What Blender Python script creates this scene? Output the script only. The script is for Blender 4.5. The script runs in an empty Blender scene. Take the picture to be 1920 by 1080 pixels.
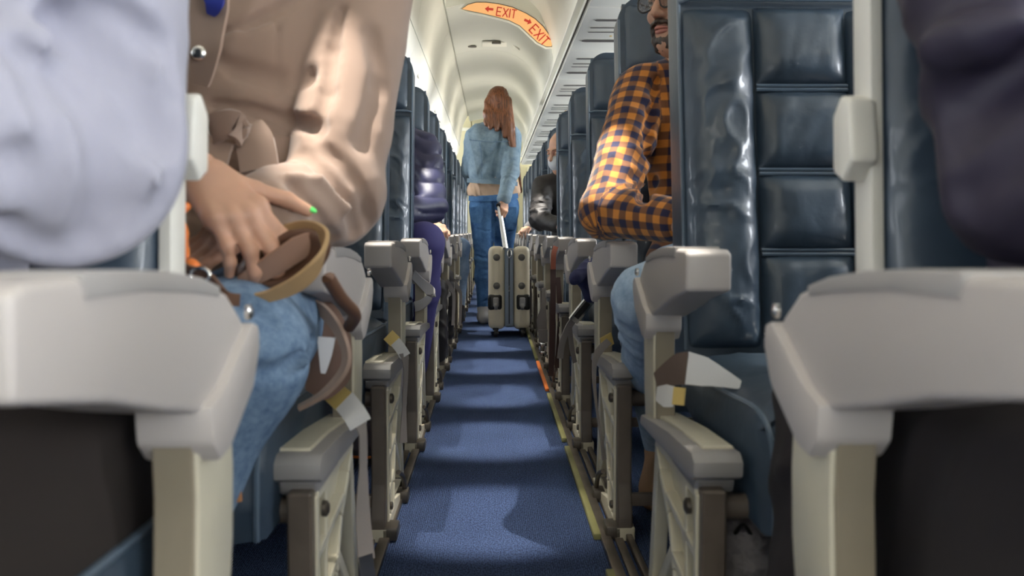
import bpy, bmesh, math, random
import numpy as np
from mathutils import Vector, Matrix, Euler
random.seed(7); np.random.seed(7)
scene = bpy.context.scene
COL = scene.collection
# ------------------------------------------------------------------ camera, world, lights, exposure
F = 1680.0
CAM = Vector((0.0, 0.0, 0.67))
YAW, PITCH = math.atan(36 / F), math.atan(107 / F)
cam_data = bpy.data.cameras.new('camera'); cam = bpy.data.objects.new('camera', cam_data); COL.objects.link(cam)
cam.location = CAM
cam.rotation_euler = Euler((math.pi / 2 - PITCH, 0, -YAW), 'XYZ')
cam_data.sensor_width = 36; cam_data.lens = F / 1920 * 36
cam_data.clip_start = 0.02; cam_data.clip_end = 100
cam_data.dof.use_dof = True; cam_data.dof.focus_distance = 3.6; cam_data.dof.aperture_fstop = 6.0
scene.camera = cam
_f = Vector((math.sin(YAW) * math.cos(PITCH), math.cos(YAW) * math.cos(PITCH), -math.sin(PITCH)))
_r = Vector((math.cos(YAW), -math.sin(YAW), 0)); _u = _r.cross(_f)
def P(px, py, D):
    """world point at distance D down the aisle that the lens maps to pixel (px, py)"""
    d = _f + _r * ((px - 960) / F) + _u * ((540 - py) / F)
    return CAM + d * (D / d.y)

scene.view_settings.view_transform = 'Standard'; scene.view_settings.look = 'None'
scene.view_settings.gamma = 1; scene.view_settings.use_curve_mapping = False
scene.view_settings.exposure = 0.46
scene.cycles.use_denoising = True
scene.cycles.max_bounces = 8; scene.cycles.diffuse_bounces = 5; scene.cycles.glossy_bounces = 3
scene.cycles.sample_clamp_indirect = 4.0
world = bpy.data.worlds.new('world'); scene.world = world; world.use_nodes = True
world.node_tree.nodes['Background'].inputs[0].default_value = (0.62, 0.76, 1.0, 1)
world.node_tree.nodes['Background'].inputs[1].default_value = 1.6

def area(name, loc, direction, sx, sy, power, color):
    L = bpy.data.lights.new(name, 'AREA'); L.shape = 'RECTANGLE'; L.size = sx; L.size_y = sy
    L.energy = power; L.color = color
    o = bpy.data.objects.new(name, L); COL.objects.link(o); o.location = loc
    o.rotation_euler = Vector(direction).to_track_quat('-Z', 'Y').to_euler()
    o['kind'] = 'structure'
    return o
WARM = (1.0, 0.93, 0.82); DAY = (0.92, 0.955, 1.0)
# sun from the right-hand windows, through the gaps between the rows
sun = bpy.data.lights.new('sun', 'SUN'); sun.energy = 6.0; sun.angle = 0.04; sun.color = (1.0, 0.93, 0.80)
sun_o = bpy.data.objects.new('sun', sun); COL.objects.link(sun_o)
sun_o.rotation_euler = Vector((-1.0, 0.10, -0.66)).to_track_quat('-Z', 'Y').to_euler()
# recessed ceiling lights of the forward cabin (above and behind the camera)
for i, y in enumerate((-2.4, -0.9, 0.6, 2.1, 3.6)):
    area('ceiling_lamp', (0.03, y, 2.085), (0, 0.0, -1), 0.34, 0.9, (6, 3, .5, .3, .3)[i], WARM)
area('forward_fill_light', (.34, -3.1, 1.30), (-.08, 1, -.04), .9, 1.0, 15, (.86, .93, 1.0))  # added fill from behind the camera; no doorway is built there
# cove lights lying in the lip of every bin and washing the ceiling
COVE_R = 4.8
for i in range(9):
    yc = -2.96 + 1.574 * (i + .5)
    area('cove_lamp', (.366, yc, 1.600), (-.42, 0, 1), .02, 1.57, COVE_R, WARM)
# reading lights over the aisle seats: pools of light on the carpet, row by row
for i in range(13):
    for sx in (1, -1):
        L = bpy.data.lights.new('reading_light', 'SPOT'); L.energy = 80 if sx > 0 else 50; L.spot_size = math.radians(23); L.spot_blend = .7; L.shadow_soft_size = .004; L.color = (1, .95, .86)
        o = bpy.data.objects.new('reading_light', L); COL.objects.link(o); o['kind'] = 'structure'; yy = 1.25 + i * .787
        o.location = (sx * .375, yy, 1.485); o.rotation_euler = Vector((-sx * .40, .02, -1.48)).to_track_quat('-Z', 'Y').to_euler()

# ------------------------------------------------------------------ materials
MATS = {}
def new_mat(name):
    m = bpy.data.materials.new(name); m.use_nodes = True; MATS[name] = m
    nt = m.node_tree; return m, nt, nt.nodes['Principled BSDF']
def N(nt, t, **kw):
    n = nt.nodes.new(t)
    for k, v in kw.items():
        if k in n.inputs: n.inputs[k].default_value = v
        else: setattr(n, k, v)
    return n
def mat(name, color, rough=0.5, metal=0.0, bump=0.0, bscale=60, var=0.0, vscale=8, spec=0.5, dist=0.002, sheen=0.0, coord='Object', stretch=None, coat=0.0):
    m, nt, b = new_mat(name)
    b.inputs['Base Color'].default_value = (*color, 1); b.inputs['Roughness'].default_value = rough
    b.inputs['Metallic'].default_value = metal; b.inputs['Specular IOR Level'].default_value = spec
    b.inputs['Sheen Weight'].default_value = sheen; b.inputs['Coat Weight'].default_value = coat
    tc = N(nt, 'ShaderNodeTexCoord'); src = tc.outputs[coord]
    if stretch:
        mp = N(nt, 'ShaderNodeMapping'); mp.inputs['Scale'].default_value = stretch
        nt.links.new(src, mp.inputs[0]); src = mp.outputs[0]
    if var:
        n = N(nt, 'ShaderNodeTexNoise', Scale=vscale, Detail=4.0)
        nt.links.new(src, n.inputs['Vector'])
        mx = N(nt, 'ShaderNodeMix', data_type='RGBA')
        mx.inputs[6].default_value = (*[c * (1 - var) for c in color], 1); mx.inputs[7].default_value = (*[min(1, c * (1 + var)) for c in color], 1)
        cr = N(nt, 'ShaderNodeMapRange'); cr.inputs[1].default_value = .3; cr.inputs[2].default_value = .7
        nt.links.new(n.outputs['Fac'], cr.inputs[0]); nt.links.new(cr.outputs[0], mx.inputs[0]); nt.links.new(mx.outputs[2], b.inputs['Base Color'])
    if bump:
        n = N(nt, 'ShaderNodeTexNoise', Scale=bscale, Detail=3.0)
        nt.links.new(src, n.inputs['Vector'])
        bp = N(nt, 'ShaderNodeBump', Strength=bump, Distance=dist)
        nt.links.new(n.outputs['Fac'], bp.inputs['Height']); nt.links.new(bp.outputs[0], b.inputs['Normal'])
    return m
LEATHER = mat('navy_leather', (.038, .061, .092), .42, bump=.4, bscale=26, var=.25, vscale=5, dist=.004, spec=.6, coat=.2)
LEATHER2 = mat('navy_leather_smooth', (.036, .058, .088), .42, bump=.3, bscale=60, var=.15, dist=.002, spec=.6)
PIPING = mat('piping_leather', (.10, .14, .19), .3, spec=.6)
PLASTIC = mat('armrest_plastic', (.50, .46, .435), .42, bump=.08, bscale=900, dist=.0004)
PLASTIC_CAP = mat('armrest_cap_plastic', (.40, .38, .365), .38, bump=.08, bscale=900, dist=.0004)
PLASTIC_DK = mat('grey_plastic', (.30, .285, .275), .4)
SHELL = mat('shell_plastic', (.20, .21, .225), .38)
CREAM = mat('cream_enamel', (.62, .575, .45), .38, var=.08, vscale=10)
SHADED_CREAM = mat('shaded_cream_enamel', (.26, .22, .16), .4, var=.08, vscale=10)  # cream of the posts darkened to stand in for shade
BRONZE_AND_SHADE = mat('dark_enamel_and_shade', (.12, .095, .075), .42, var=.15, vscale=20)  # own tone of pans and beams; stands in for shade on the front leg
CREAM_PL = mat('cream_plastic', (.80, .78, .71), .4)
STEEL = mat('steel', (.75, .73, .70), .25, metal=1.0)
DARKMETAL = mat('dark_metal', (.10, .085, .07), .4, metal=.6)
BELT = mat('belt_webbing', (.22, .195, .185), .7, bump=.4, bscale=400, dist=.0006)
BELT_LT = mat('light_belt_webbing', (.62, .61, .60), .6, bump=.4, bscale=400, dist=.0006)
TAG = mat('yellow_tag', (.62, .45, .15), .6)
WHITE = mat('cabin_white', (.84, .82, .73), .65, var=.04, vscale=2)
CEIL = mat('ceiling_panel', (.66, .66, .59), .45, var=.05, vscale=1.5)
SEAM = mat('seam_rubber', (.10, .09, .07), .6)
GREYSLOT = mat('slot_dark', (.09, .08, .07), .6)
PLATE = mat('track_metal', (.17, .145, .12), .38, metal=.7, var=.3, vscale=12)
GLOW = mat('strip_olive', (.26, .25, .10), .5, var=.15, vscale=9)
ORANGE = mat('orange_plastic', (.85, .22, .04), .45)

def carpet():
    m, nt, b = new_mat('blue_carpet')
    tc = N(nt, 'ShaderNodeTexCoord')
    mp = N(nt, 'ShaderNodeMapping'); mp.inputs['Scale'].default_value = (1.0, .45, 1); nt.links.new(tc.outputs['Object'], mp.inputs[0])
    n = N(nt, 'ShaderNodeTexNoise', Scale=420.0, Detail=2.0); nt.links.new(mp.outputs[0], n.inputs['Vector'])
    n2 = N(nt, 'ShaderNodeTexNoise', Scale=5.0, Detail=5.0); nt.links.new(tc.outputs['Object'], n2.inputs['Vector'])
    w = N(nt, 'ShaderNodeTexWave', Scale=70.0); w.bands_direction = 'X'; w.inputs['Distortion'].default_value = 2.0
    nt.links.new(tc.outputs['Object'], w.inputs['Vector'])
    cr = N(nt, 'ShaderNodeValToRGB'); cr.color_ramp.elements[0].position = .40; cr.color_ramp.elements[0].color = (.016, .022, .055, 1)
    cr.color_ramp.elements[1].position = .61; cr.color_ramp.elements[1].color = (.10, .155, .31, 1)
    nt.links.new(n.outputs['Fac'], cr.inputs[0])
    mx = N(nt, 'ShaderNodeMix', data_type='RGBA', blend_type='MULTIPLY'); mx.inputs[0].default_value = .5
    nt.links.new(cr.outputs[0], mx.inputs[6])
    cr2 = N(nt, 'ShaderNodeValToRGB'); cr2.color_ramp.elements[0].position = .3; cr2.color_ramp.elements[0].color = (.6, .6, .62, 1)
    cr2.color_ramp.elements[1].position = .65; cr2.color_ramp.elements[1].color = (1, 1, 1, 1)
    nt.links.new(n2.outputs['Fac'], cr2.inputs[0]); nt.links.new(cr2.outputs[0], mx.inputs[7])
    nt.links.new(mx.outputs[2], b.inputs['Base Color'])
    b.inputs['Roughness'].default_value = .95; b.inputs['Specular IOR Level'].default_value = .1; b.inputs['Sheen Weight'].default_value = .0
    ad = N(nt, 'ShaderNodeMath', operation='ADD'); nt.links.new(n.outputs['Fac'], ad.inputs[0]); nt.links.new(w.outputs['Fac'], ad.inputs[1])
    bp = N(nt, 'ShaderNodeBump', Strength=.7, Distance=.003); nt.links.new(ad.outputs[0], bp.inputs['Height']); nt.links.new(bp.outputs[0], b.inputs['Normal'])
    return m
CARPET = carpet()
def denim(name, dark, light, scale=55):
    m, nt, b = new_mat(name)
    tc = N(nt, 'ShaderNodeTexCoord')
    n = N(nt, 'ShaderNodeTexNoise', Scale=scale, Detail=8.0, Roughness=.75); nt.links.new(tc.outputs['Object'], n.inputs['Vector'])
    n2 = N(nt, 'ShaderNodeTexNoise', Scale=7.0, Detail=3.0); nt.links.new(tc.outputs['Object'], n2.inputs['Vector'])
    ad = N(nt, 'ShaderNodeMix', data_type='FLOAT'); ad.inputs[0].default_value = .4
    nt.links.new(n.outputs['Fac'], ad.inputs[2]); nt.links.new(n2.outputs['Fac'], ad.inputs[3])
    cr = N(nt, 'ShaderNodeValToRGB'); cr.color_ramp.elements[0].position = .36; cr.color_ramp.elements[0].color = (*dark, 1)
    cr.color_ramp.elements[1].position = .64; cr.color_ramp.elements[1].color = (*light, 1)
    nt.links.new(ad.outputs[0], cr.inputs[0]); nt.links.new(cr.outputs[0], b.inputs['Base Color'])
    b.inputs['Roughness'].default_value = .8; b.inputs['Specular IOR Level'].default_value = .2
    bp = N(nt, 'ShaderNodeBump', Strength=.4, Distance=.002); nt.links.new(n.outputs['Fac'], bp.inputs['Height']); nt.links.new(bp.outputs[0], b.inputs['Normal'])
    return m
def plaid():
    m, nt, b = new_mat('orange_navy_check')
    uv = N(nt, 'ShaderNodeUVMap'); uv.uv_map = 'UVMap'
    sp = N(nt, 'ShaderNodeSeparateXYZ'); nt.links.new(uv.outputs[0], sp.inputs[0])
    outs = []
    for k in (0, 1):
        mu = N(nt, 'ShaderNodeMath', operation='MULTIPLY'); mu.inputs[1].default_value = 1 / .038; nt.links.new(sp.outputs[k], mu.inputs[0])
        fr = N(nt, 'ShaderNodeMath', operation='FRACT'); nt.links.new(mu.outputs[0], fr.inputs[0])
        cr = N(nt, 'ShaderNodeValToRGB'); e = cr.color_ramp.elements
        e[0].position = .44; e[0].color = (0, 0, 0, 1); e[1].position = .5; e[1].color = (1, 1, 1, 1)
        x = e.new(.94); x.color = (1, 1, 1, 1); x = e.new(1.0); x.color = (0, 0, 0, 1)
        nt.links.new(fr.outputs[0], cr.inputs[0]); outs.append(cr)
    ad = N(nt, 'ShaderNodeMath', operation='ADD'); nt.links.new(outs[0].outputs[0], ad.inputs[0]); nt.links.new(outs[1].outputs[0], ad.inputs[1])
    hf = N(nt, 'ShaderNodeMath', operation='MULTIPLY'); hf.inputs[1].default_value = .5; nt.links.new(ad.outputs[0], hf.inputs[0])
    c = N(nt, 'ShaderNodeValToRGB'); e = c.color_ramp.elements
    e[0].position = 0; e[0].color = (.62, .235, .045, 1); e[1].position = 1; e[1].color = (.022, .022, .06, 1)
    x = e.new(.5); x.color = (.20, .085, .04, 1)
    nt.links.new(hf.outputs[0], c.inputs[0]); nt.links.new(c.outputs[0], b.inputs['Base Color'])
    b.inputs['Roughness'].default_value = .85; b.inputs['Specular IOR Level'].default_value = .2; b.inputs['Sheen Weight'].default_value = .2
    return m
PLAID = plaid()
SKIN = mat('skin', (.60, .34, .23), .5, bump=.15, bscale=180, var=.10, vscale=14, dist=.001)
SKIN.node_tree.nodes['Principled BSDF'].inputs['Subsurface Weight'].default_value = .12
SKIN.node_tree.nodes['Principled BSDF'].inputs['Subsurface Radius'].default_value = (.01, .004, .002)

# ------------------------------------------------------------------ object helpers
def tag(o, label=None, cat=None, group=None, kind=None):
    if label: o['label'] = label
    if cat: o['category'] = cat
    if group: o['group'] = group
    if kind: o['kind'] = kind
    return o
def wloc(o):
    v = Vector((0, 0, 0))
    while o is not None: v += o.location; o = o.parent
    return v
def thing(name, label, cat, loc=(0, 0, 0), group=None):
    o = bpy.data.objects.new(name, None); COL.objects.link(o); o.location = loc; o.empty_display_size = .05
    return tag(o, label, cat, group)
def link(name, me, m, parent=None, world_space=False, smooth=True, label=None):
    """link a mesh; with world_space its coordinates are world ones and are moved into the parent's frame"""
    if world_space and parent is not None: me.transform(Matrix.Translation(-wloc(parent)))
    if m is not None and not me.materials: me.materials.append(m)
    if smooth: me.shade_smooth()
    o = bpy.data.objects.new(name, me); COL.objects.link(o); o.parent = parent
    if label: o['label'] = label
    return o
def bm_mesh(bm, s=1, rec=True):
    if rec: bmesh.ops.recalc_face_normals(bm, faces=bm.faces)
    me = bpy.data.meshes.new('mesh'); bm.to_mesh(me); bm.free()
    if s < 0:
        me.transform(Matrix.Diagonal((-1, 1, 1, 1))); me.flip_normals()
    return me
def sharp(me, ang=40):
    me.shade_smooth(); me.set_sharp_from_angle(angle=math.radians(ang)); return me
def prism(poly, a0, a1, axis='x', bev=0.0, seg=2, s=1):
    """extrude a polygon: axis x -> poly is (y,z); axis y -> (x,z); axis z -> (x,y)"""
    bm = bmesh.new()
    def mk(a, p): return (a, p[0], p[1]) if axis == 'x' else ((p[0], a, p[1]) if axis == 'y' else (p[0], p[1], a))
    A = [bm.verts.new(mk(a0, p)) for p in poly]; B = [bm.verts.new(mk(a1, p)) for p in poly]
    n = len(poly); bm.faces.new(A); bm.faces.new(B[::-1])
    for i in range(n): bm.faces.new((A[i], B[i], B[(i + 1) % n], A[(i + 1) % n]))
    bmesh.ops.recalc_face_normals(bm, faces=bm.faces)
    if bev > 0: bmesh.ops.bevel(bm, geom=bm.edges[:], offset=bev, segments=seg, affect='EDGES', clamp_overlap=True, profile=.6)
    return sharp(bm_mesh(bm, s), 35)
def box(c, sz, bev=0.0, seg=2, s=1, rot=None):
    bm = bmesh.new(); bmesh.ops.create_cube(bm, size=1)
    bmesh.ops.scale(bm, vec=sz, verts=bm.verts)
    if bev > 0: bmesh.ops.bevel(bm, geom=bm.edges[:], offset=bev, segments=seg, affect='EDGES', clamp_overlap=True, profile=.6)
    if rot: bmesh.ops.rotate(bm, cent=(0, 0, 0), matrix=Euler(rot).to_matrix(), verts=bm.verts)
    bmesh.ops.translate(bm, vec=c, verts=bm.verts)
    return sharp(bm_mesh(bm, s), 35)
def join(*ms):
    bm = bmesh.new()
    for me in ms: bm.from_mesh(me)
    me = bm_mesh(bm, 1, False); return me
def smooth_path(pts, n=8):
    pts = [Vector(p) for p in pts]
    if len(pts) < 3: return pts
    out = []
    for i in range(len(pts) - 1):
        p0 = pts[max(i - 1, 0)]; p1 = pts[i]; p2 = pts[i + 1]; p3 = pts[min(i + 2, len(pts) - 1)]
        for k in range(n):
            t = k / n
            out.append(.5 * ((2 * p1) + (p2 - p0) * t + (2 * p0 - 5 * p1 + 4 * p2 - p3) * t * t + (3 * p1 - p0 - 3 * p2 + p3) * t ** 3))
    out.append(pts[-1]); return out
def tube(pts, r, seg=10, s=1, smoothn=0, r2=None):
    pts = smooth_path(pts, smoothn) if smoothn else [Vector(p) for p in pts]
    bm = bmesh.new(); rings = []; up = Vector((0, 0, 1))
    for i, p in enumerate(pts):
        t = (pts[min(i + 1, len(pts) - 1)] - pts[max(i - 1, 0)]).normalized()
        if abs(t.dot(up)) > .95: up = Vector((1, 0, 0))
        a = t.cross(up).normalized(); b = a.cross(t).normalized(); up = b
        rr = r if r2 is None else r + (r2 - r) * i / (len(pts) - 1)
        rings.append([bm.verts.new(p + (a * math.cos(2 * math.pi * k / seg) + b * math.sin(2 * math.pi * k / seg)) * rr) for k in range(seg)])
    for i in range(len(rings) - 1):
        for k in range(seg): bm.faces.new((rings[i][k], rings[i][(k + 1) % seg], rings[i + 1][(k + 1) % seg], rings[i + 1][k]))
    bm.faces.new(rings[0][::-1]); bm.faces.new(rings[-1])
    return sharp(bm_mesh(bm, s), 50)
def ribbon(pts, widths, th=.003, side=(1, 0, 0), smoothn=8, s=1, twist=None):
    """a strap of real thickness along pts; widths scalar or per-point; side = direction of its width, per-point or one"""
    n0 = len(pts); ps = smooth_path(pts, smoothn); bm = bmesh.new(); rings = []
    m = len(ps) - 1
    for i, p in enumerate(ps):
        f = i / m * (n0 - 1); k = min(int(f), n0 - 2); fr = f - k
        w = widths if not hasattr(widths, '__len__') else widths[k] * (1 - fr) + widths[k + 1] * fr
        sd = Vector(side) if not hasattr(side[0], '__len__') else Vector(side[k]).lerp(Vector(side[k + 1]), fr)
        t = (ps[min(i + 1, m)] - ps[max(i - 1, 0)]).normalized()
        sd = (sd - t * sd.dot(t)).normalized(); nn = t.cross(sd).normalized()
        rings.append([bm.verts.new(p + sd * w * a / 2 + nn * th * b / 2) for a, b in ((-1, -1), (1, -1), (1, 1), (-1, 1))])
    for i in range(m):
        for k in range(4): bm.faces.new((rings[i][k], rings[i][(k + 1) % 4], rings[i + 1][(k + 1) % 4], rings[i + 1][k]))
    bm.faces.new(rings[0][::-1]); bm.faces.new(rings[-1])
    return sharp(bm_mesh(bm, s), 40)
def lathe(c, axis, prof, seg=20):
    """profile of (r, h) revolved about axis through c"""
    bm = bmesh.new(); ax = Vector(axis).normalized(); a = ax.orthogonal().normalized(); b = ax.cross(a); rings = []
    for r, h in prof:
        rings.append([bm.verts.new(Vector(c) + ax * h + (a * math.cos(2 * math.pi * k / seg) + b * math.sin(2 * math.pi * k / seg)) * max(r, 1e-5)) for k in range(seg)])
    for i in range(len(rings) - 1):
        for k in range(seg): bm.faces.new((rings[i][k], rings[i][(k + 1) % seg], rings[i + 1][(k + 1) % seg], rings[i + 1][k]))
    bm.faces.new(rings[0]); bm.faces.new(rings[-1])
    return sharp(bm_mesh(bm), 40)
def sheet(fn, nu, nv, thick=None, flip=False):
    """closed-back height field: fn(u,v)->Vector; thick = function giving the back point"""
    bm = bmesh.new()
    g = [[bm.verts.new(fn(i / nu, j / nv)) for j in range(nv + 1)] for i in range(nu + 1)]
    for i in range(nu):
        for j in range(nv): bm.faces.new((g[i][j], g[i + 1][j], g[i + 1][j + 1], g[i][j + 1]))
    if thick:
        h = [[bm.verts.new(thick(i / nu, j / nv)) for j in (0, nv)] for i in range(nu + 1)]
        for i in range(nu):
            bm.faces.new((g[i][0], h[i][0], h[i + 1][0], g[i + 1][0])); bm.faces.new((g[i][nv], g[i + 1][nv], h[i + 1][1], h[i][1]))
            bm.faces.new((h[i][0], h[i][1], h[i + 1][1], h[i + 1][0]))
        bm.faces.new([g[0][j] for j in range(nv + 1)] + [h[0][1], h[0][0]])
        bm.faces.new([g[nu][j] for j in range(nv + 1)][::-1] + [h[nu][0], h[nu][1]])
        bmesh.ops.recalc_face_normals(bm, faces=bm.faces)
    me = bm_mesh(bm, 1, False); return sharp(me, 60)

# ------------------------------------------------------------------ the cabin shell
def struct(name, me, m, parent=None, smooth=True):
    o = link(name, me, m, parent, smooth=False)
    if parent is None: o['kind'] = 'structure'
    return o
Y0, Y1 = -3.2, 11.9
struct('floor', box((0, (Y0 + Y1) / 2, -.01), (3.6, Y1 - Y0, .02)), CARPET)
def extrude_profile(prof, y0, y1, th=.012, ny=1):
    bm = bmesh.new(); n = len(prof)
    nrm = []
    for i in range(n):
        a = Vector(prof[max(i - 1, 0)]); b = Vector(prof[min(i + 1, n - 1)]); t = (b - a).normalized(); nrm.append(Vector((-t.y, t.x)))
    fr = [[bm.verts.new((p[0], y, p[1])) for p in prof] for y in (y0, y1)]
    bk = [[bm.verts.new((p[0] + q.x * th, y, p[1] + q.y * th)) for p, q in zip(prof, nrm)] for y in (y0, y1)]
    for i in range(n - 1):
        bm.faces.new((fr[0][i], fr[0][i + 1], fr[1][i + 1], fr[1][i])); bm.faces.new((bk[0][i], bk[1][i], bk[1][i + 1], bk[0][i + 1]))
        for k in (0, 1): bm.faces.new((fr[k][i], bk[k][i], bk[k][i + 1], fr[k][i + 1]))
    for i in (0, n - 1): bm.faces.new((fr[0][i], fr[1][i], bk[1][i], bk[0][i]))
    return sharp(bm_mesh(bm), 30)
def curve2(pts, n=6): return [(p.x, p.z) for p in smooth_path([(a, 0, b) for a, b in pts], n)]
# centre ceiling: profile across the aisle (left groove -> crown -> right shoulder), higher ahead of the EXIT header
SIGN_Y = 5.86
PROF = curve2([(-.30, 2.098), (-.16, 2.13), (.02, 2.135), (.17, 2.10), (.28, 2.02), (.36, 1.90), (.392, 1.80), (.385, 1.70)], 8)
hi = [(x, z + .085 if x < .3 else z + .085 * max(0, (.40 - x) / .1)) for x, z in PROF]
ceil = struct('ceiling', extrude_profile([(x, z) for x, z in hi], Y0, SIGN_Y, .012), CEIL)
seg = 1.52; k = 0; y = SIGN_Y + .01
while y < Y1:
    y2 = min(y + seg, Y1)
    struct('ceiling_panel', extrude_profile(PROF, y + .004, y2, .012), CEIL, ceil)
    struct('ceiling_seam', extrude_profile([(x, z + .004) for x, z in PROF], y2 - .002, y2 + .006, .004), mat('seam_grey', (.42, .42, .36), .6) if k == 0 else MATS['seam_grey'], ceil)
    y = y2; k += 1
for y in (-1.7, -.2, 1.3, 2.8, 4.3):
    struct('ceiling_seam', extrude_profile([(x, z - .002) for x, z in hi], y, y + .006, .004), MATS['seam_grey'], ceil)
struct('roof_skin', box((0, (Y0 + Y1) / 2, 2.32), (3.7, Y1 - Y0, .02)), WHITE, ceil)
# overhead bins: one unit every two rows; left doors face the camera side of the aisle
BW = 1.574
def bin_unit(side, y, label):
    o = thing('overhead_bin', label, 'overhead bin', (side * .35, y, 1.51), group=None)
    if side < 0:
        door = curve2([(-.304, 2.10), (-.362, 1.98), (-.392, 1.84), (-.41, 1.71), (-.445, 1.60), (-.52, 1.525), (-.64, 1.49)], 6)
    else:
        door = curve2([(.385, 1.70), (.380, 1.62), (.366, 1.56), (.352, 1.522)], 4)
    door = [(x, z) for x, z in door]
    me = extrude_profile(door if side > 0 else door[::-1], y + .002, y + BW - .002, .014)
    link('bin_door', me, WHITE, o, True, smooth=False)
    xi = .345 if side > 0 else .60; zi = 1.518 if side > 0 else 1.508
    bottom = prism([(side * xi, zi), (side * (xi + .015), zi - .012), (side * 1.22, 1.50), (side * 1.30, 1.56), (side * 1.30, 1.60), (side * xi, zi + .017)], y + .002, y + BW - .002, 'y', .003, 1)
    link('bin_base', bottom, WHITE, o, True, smooth=False)
    if side > 0: link('cove_trough', box((.352, y + BW / 2, 1.585), (.030, BW - .001, .010), .001), WHITE, o, True, smooth=False)
    if side > 0: link('bin_lip', box((side * .349, y + BW / 2, 1.513), (.006, BW - .01, .006), .001), SEAM, o, True, smooth=False)
    if side < 0:
        link('seam_strip', box((-.302, y + BW / 2, 2.094), (.008, BW - .01, .010), .002), MATS['seam_grey'], o, True, smooth=False)
        link('door_joint', box((-.408, y + BW / 2, 1.718), (.004, BW - .01, .004), .001), MATS['seam_grey'], o, True, smooth=False)
        for fz in (.35, .75):
            l = link('latch', box((-.448, y + BW * fz, 1.60), (.014, .09, .022), .004), CREAM_PL, o, True, smooth=False)
        # thin joint lines of the passenger panel below the bin
        for yy in (.25, .5, .75):
            link('panel_joint', box((-.72, y + BW * yy, 1.4985), (.14, .004, .004)), MATS['seam_grey'], o, True, smooth=False)
    return o
ordn = ['first', 'second', 'third', 'fourth', 'fifth', 'sixth', 'seventh', 'eighth', 'ninth', 'tenth', 'eleventh', 'twelfth', 'thirteenth', 'fourteenth']
y = -2.96; bins = []
while y + BW < 12:
    bins.append(y); y += BW
for i, y in enumerate(bins):
    for side, nm in ((-1, 'left'), (1, 'right')):
        bin_unit(side, y, 'white overhead bin above the %s seats, %s unit from the front' % (nm, ordn[i]))
# service panels with air slots under the right-hand bins (the left ones mirror them out of sight)
def pill(x0, x1, yc, w, z, th=.004, seg=6):
    pts = []
    for c, a0 in ((x1 - w / 2, -math.pi / 2), (x0 + w / 2, math.pi / 2)):
        for k in range(seg + 1):
            a = a0 + math.pi * k / seg; pts.append((c + w / 2 * math.cos(a), yc + w / 2 * math.sin(a)))
    return prism(pts, z - th, z, 'z')
RIMM = mat('slot_rim', (.70, .69, .60), .35)
for i in range(13):
    y = 3.55 + i * .787 - 2 * .787
    if y > 11.2: break
    o = thing('service_panel', 'white panel of air slots under the right bins, %s from the front' % ordn[i], 'panel', (.6, y, 1.50))
    link('panel_plate', box((.655, y + .20, 1.4975), (.60, .775, .008), .002), WHITE, o, True, smooth=False)
    for (dy, x0, x1, w) in ((0.0, .40, .60, .030), (.13, .395, .60, .014), (.21, .395, .60, .010), (.38, .385, .595, .046)):
        r = link('air_slot', pill(x0 - .005, x1 + .005, y + dy, w + .01, 1.4945, .003), RIMM, o, True, smooth=False)
        link('slot_opening', pill(x0, x1, y + dy, w, 1.4920, .002), GREYSLOT, r, True, smooth=False)
        r2 = link('air_slot', pill(x0 + .28, x1 + .28, y + dy, w + .01, 1.4945, .003), RIMM, o, True, smooth=False)
        link('slot_opening', pill(x0 + .28, x1 + .28, y + dy, w, 1.4920, .002), GREYSLOT, r2, True, smooth=False)
    link('indicator_lamp', lathe((.50, y + .29, 1.494), (0, 0, -1), [(.006, 0), (.006, .002), (.003, .004)], 10), TAG, o, True, smooth=False)
# side walls with real window openings
WIN_Z0, WIN_Z1, WIN_W = .95, 1.36, .34
wy = [-2.9 + .787 * .5 * 1 + k * .787 for k in range(19)]
def side_wall(side):
    X = side * 1.80
    o = None
    pieces = [box((X, (Y0 + Y1) / 2, WIN_Z0 / 2), (.03, Y1 - Y0, WIN_Z0)), box((X, (Y0 + Y1) / 2, (WIN_Z1 + 2.35) / 2), (.03, Y1 - Y0, 2.35 - WIN_Z1))]
    edges = [Y0] + [v for w in wy if w + WIN_W / 2 < Y1 for v in (w - WIN_W / 2, w + WIN_W / 2)] + [Y1]
    for a, b in zip(edges[::2], edges[1::2]): pieces.append(box((X, (a + b) / 2, (WIN_Z0 + WIN_Z1) / 2), (.03, b - a, WIN_Z1 - WIN_Z0)))
    return struct('wall_left' if side < 0 else 'wall_right', join(*pieces), WHITE)
GLASS, gnt, gb = new_mat('window_pane')
gb.inputs['Transmission Weight'].default_value = 1; gb.inputs['Roughness'].default_value = 0; gb.inputs['IOR'].default_value = 1.0
for side in (-1, 1):
    wl = side_wall(side)
    n = 0
    for w in wy:
        if w + WIN_W / 2 > Y1: continue
        n += 1
        fr = join(*[box((side * 1.783, w + a, z), (.02, sy, sz), .006) for a, z, sy, sz in
                    ((-WIN_W / 2 - .01, (WIN_Z0 + WIN_Z1) / 2, .03, WIN_Z1 - WIN_Z0 + .05), (WIN_W / 2 + .01, (WIN_Z0 + WIN_Z1) / 2, .03, WIN_Z1 - WIN_Z0 + .05),
                     (0, WIN_Z0 - .01, WIN_W + .05, .03), (0, WIN_Z1 + .01, WIN_W + .05, .03))])
        o = struct('window_%d' % (n + (20 if side > 0 else 0)), fr, WHITE)
        area('window_daylight', (side * 1.77, w, (WIN_Z0 + WIN_Z1) / 2), (-side, 0, .8), WIN_W, WIN_Z1 - WIN_Z0, ((15.0 if w < 3 else 20.0) if side > 0 else (3.5 if w < 3.9 else 14.0)), DAY)
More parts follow.
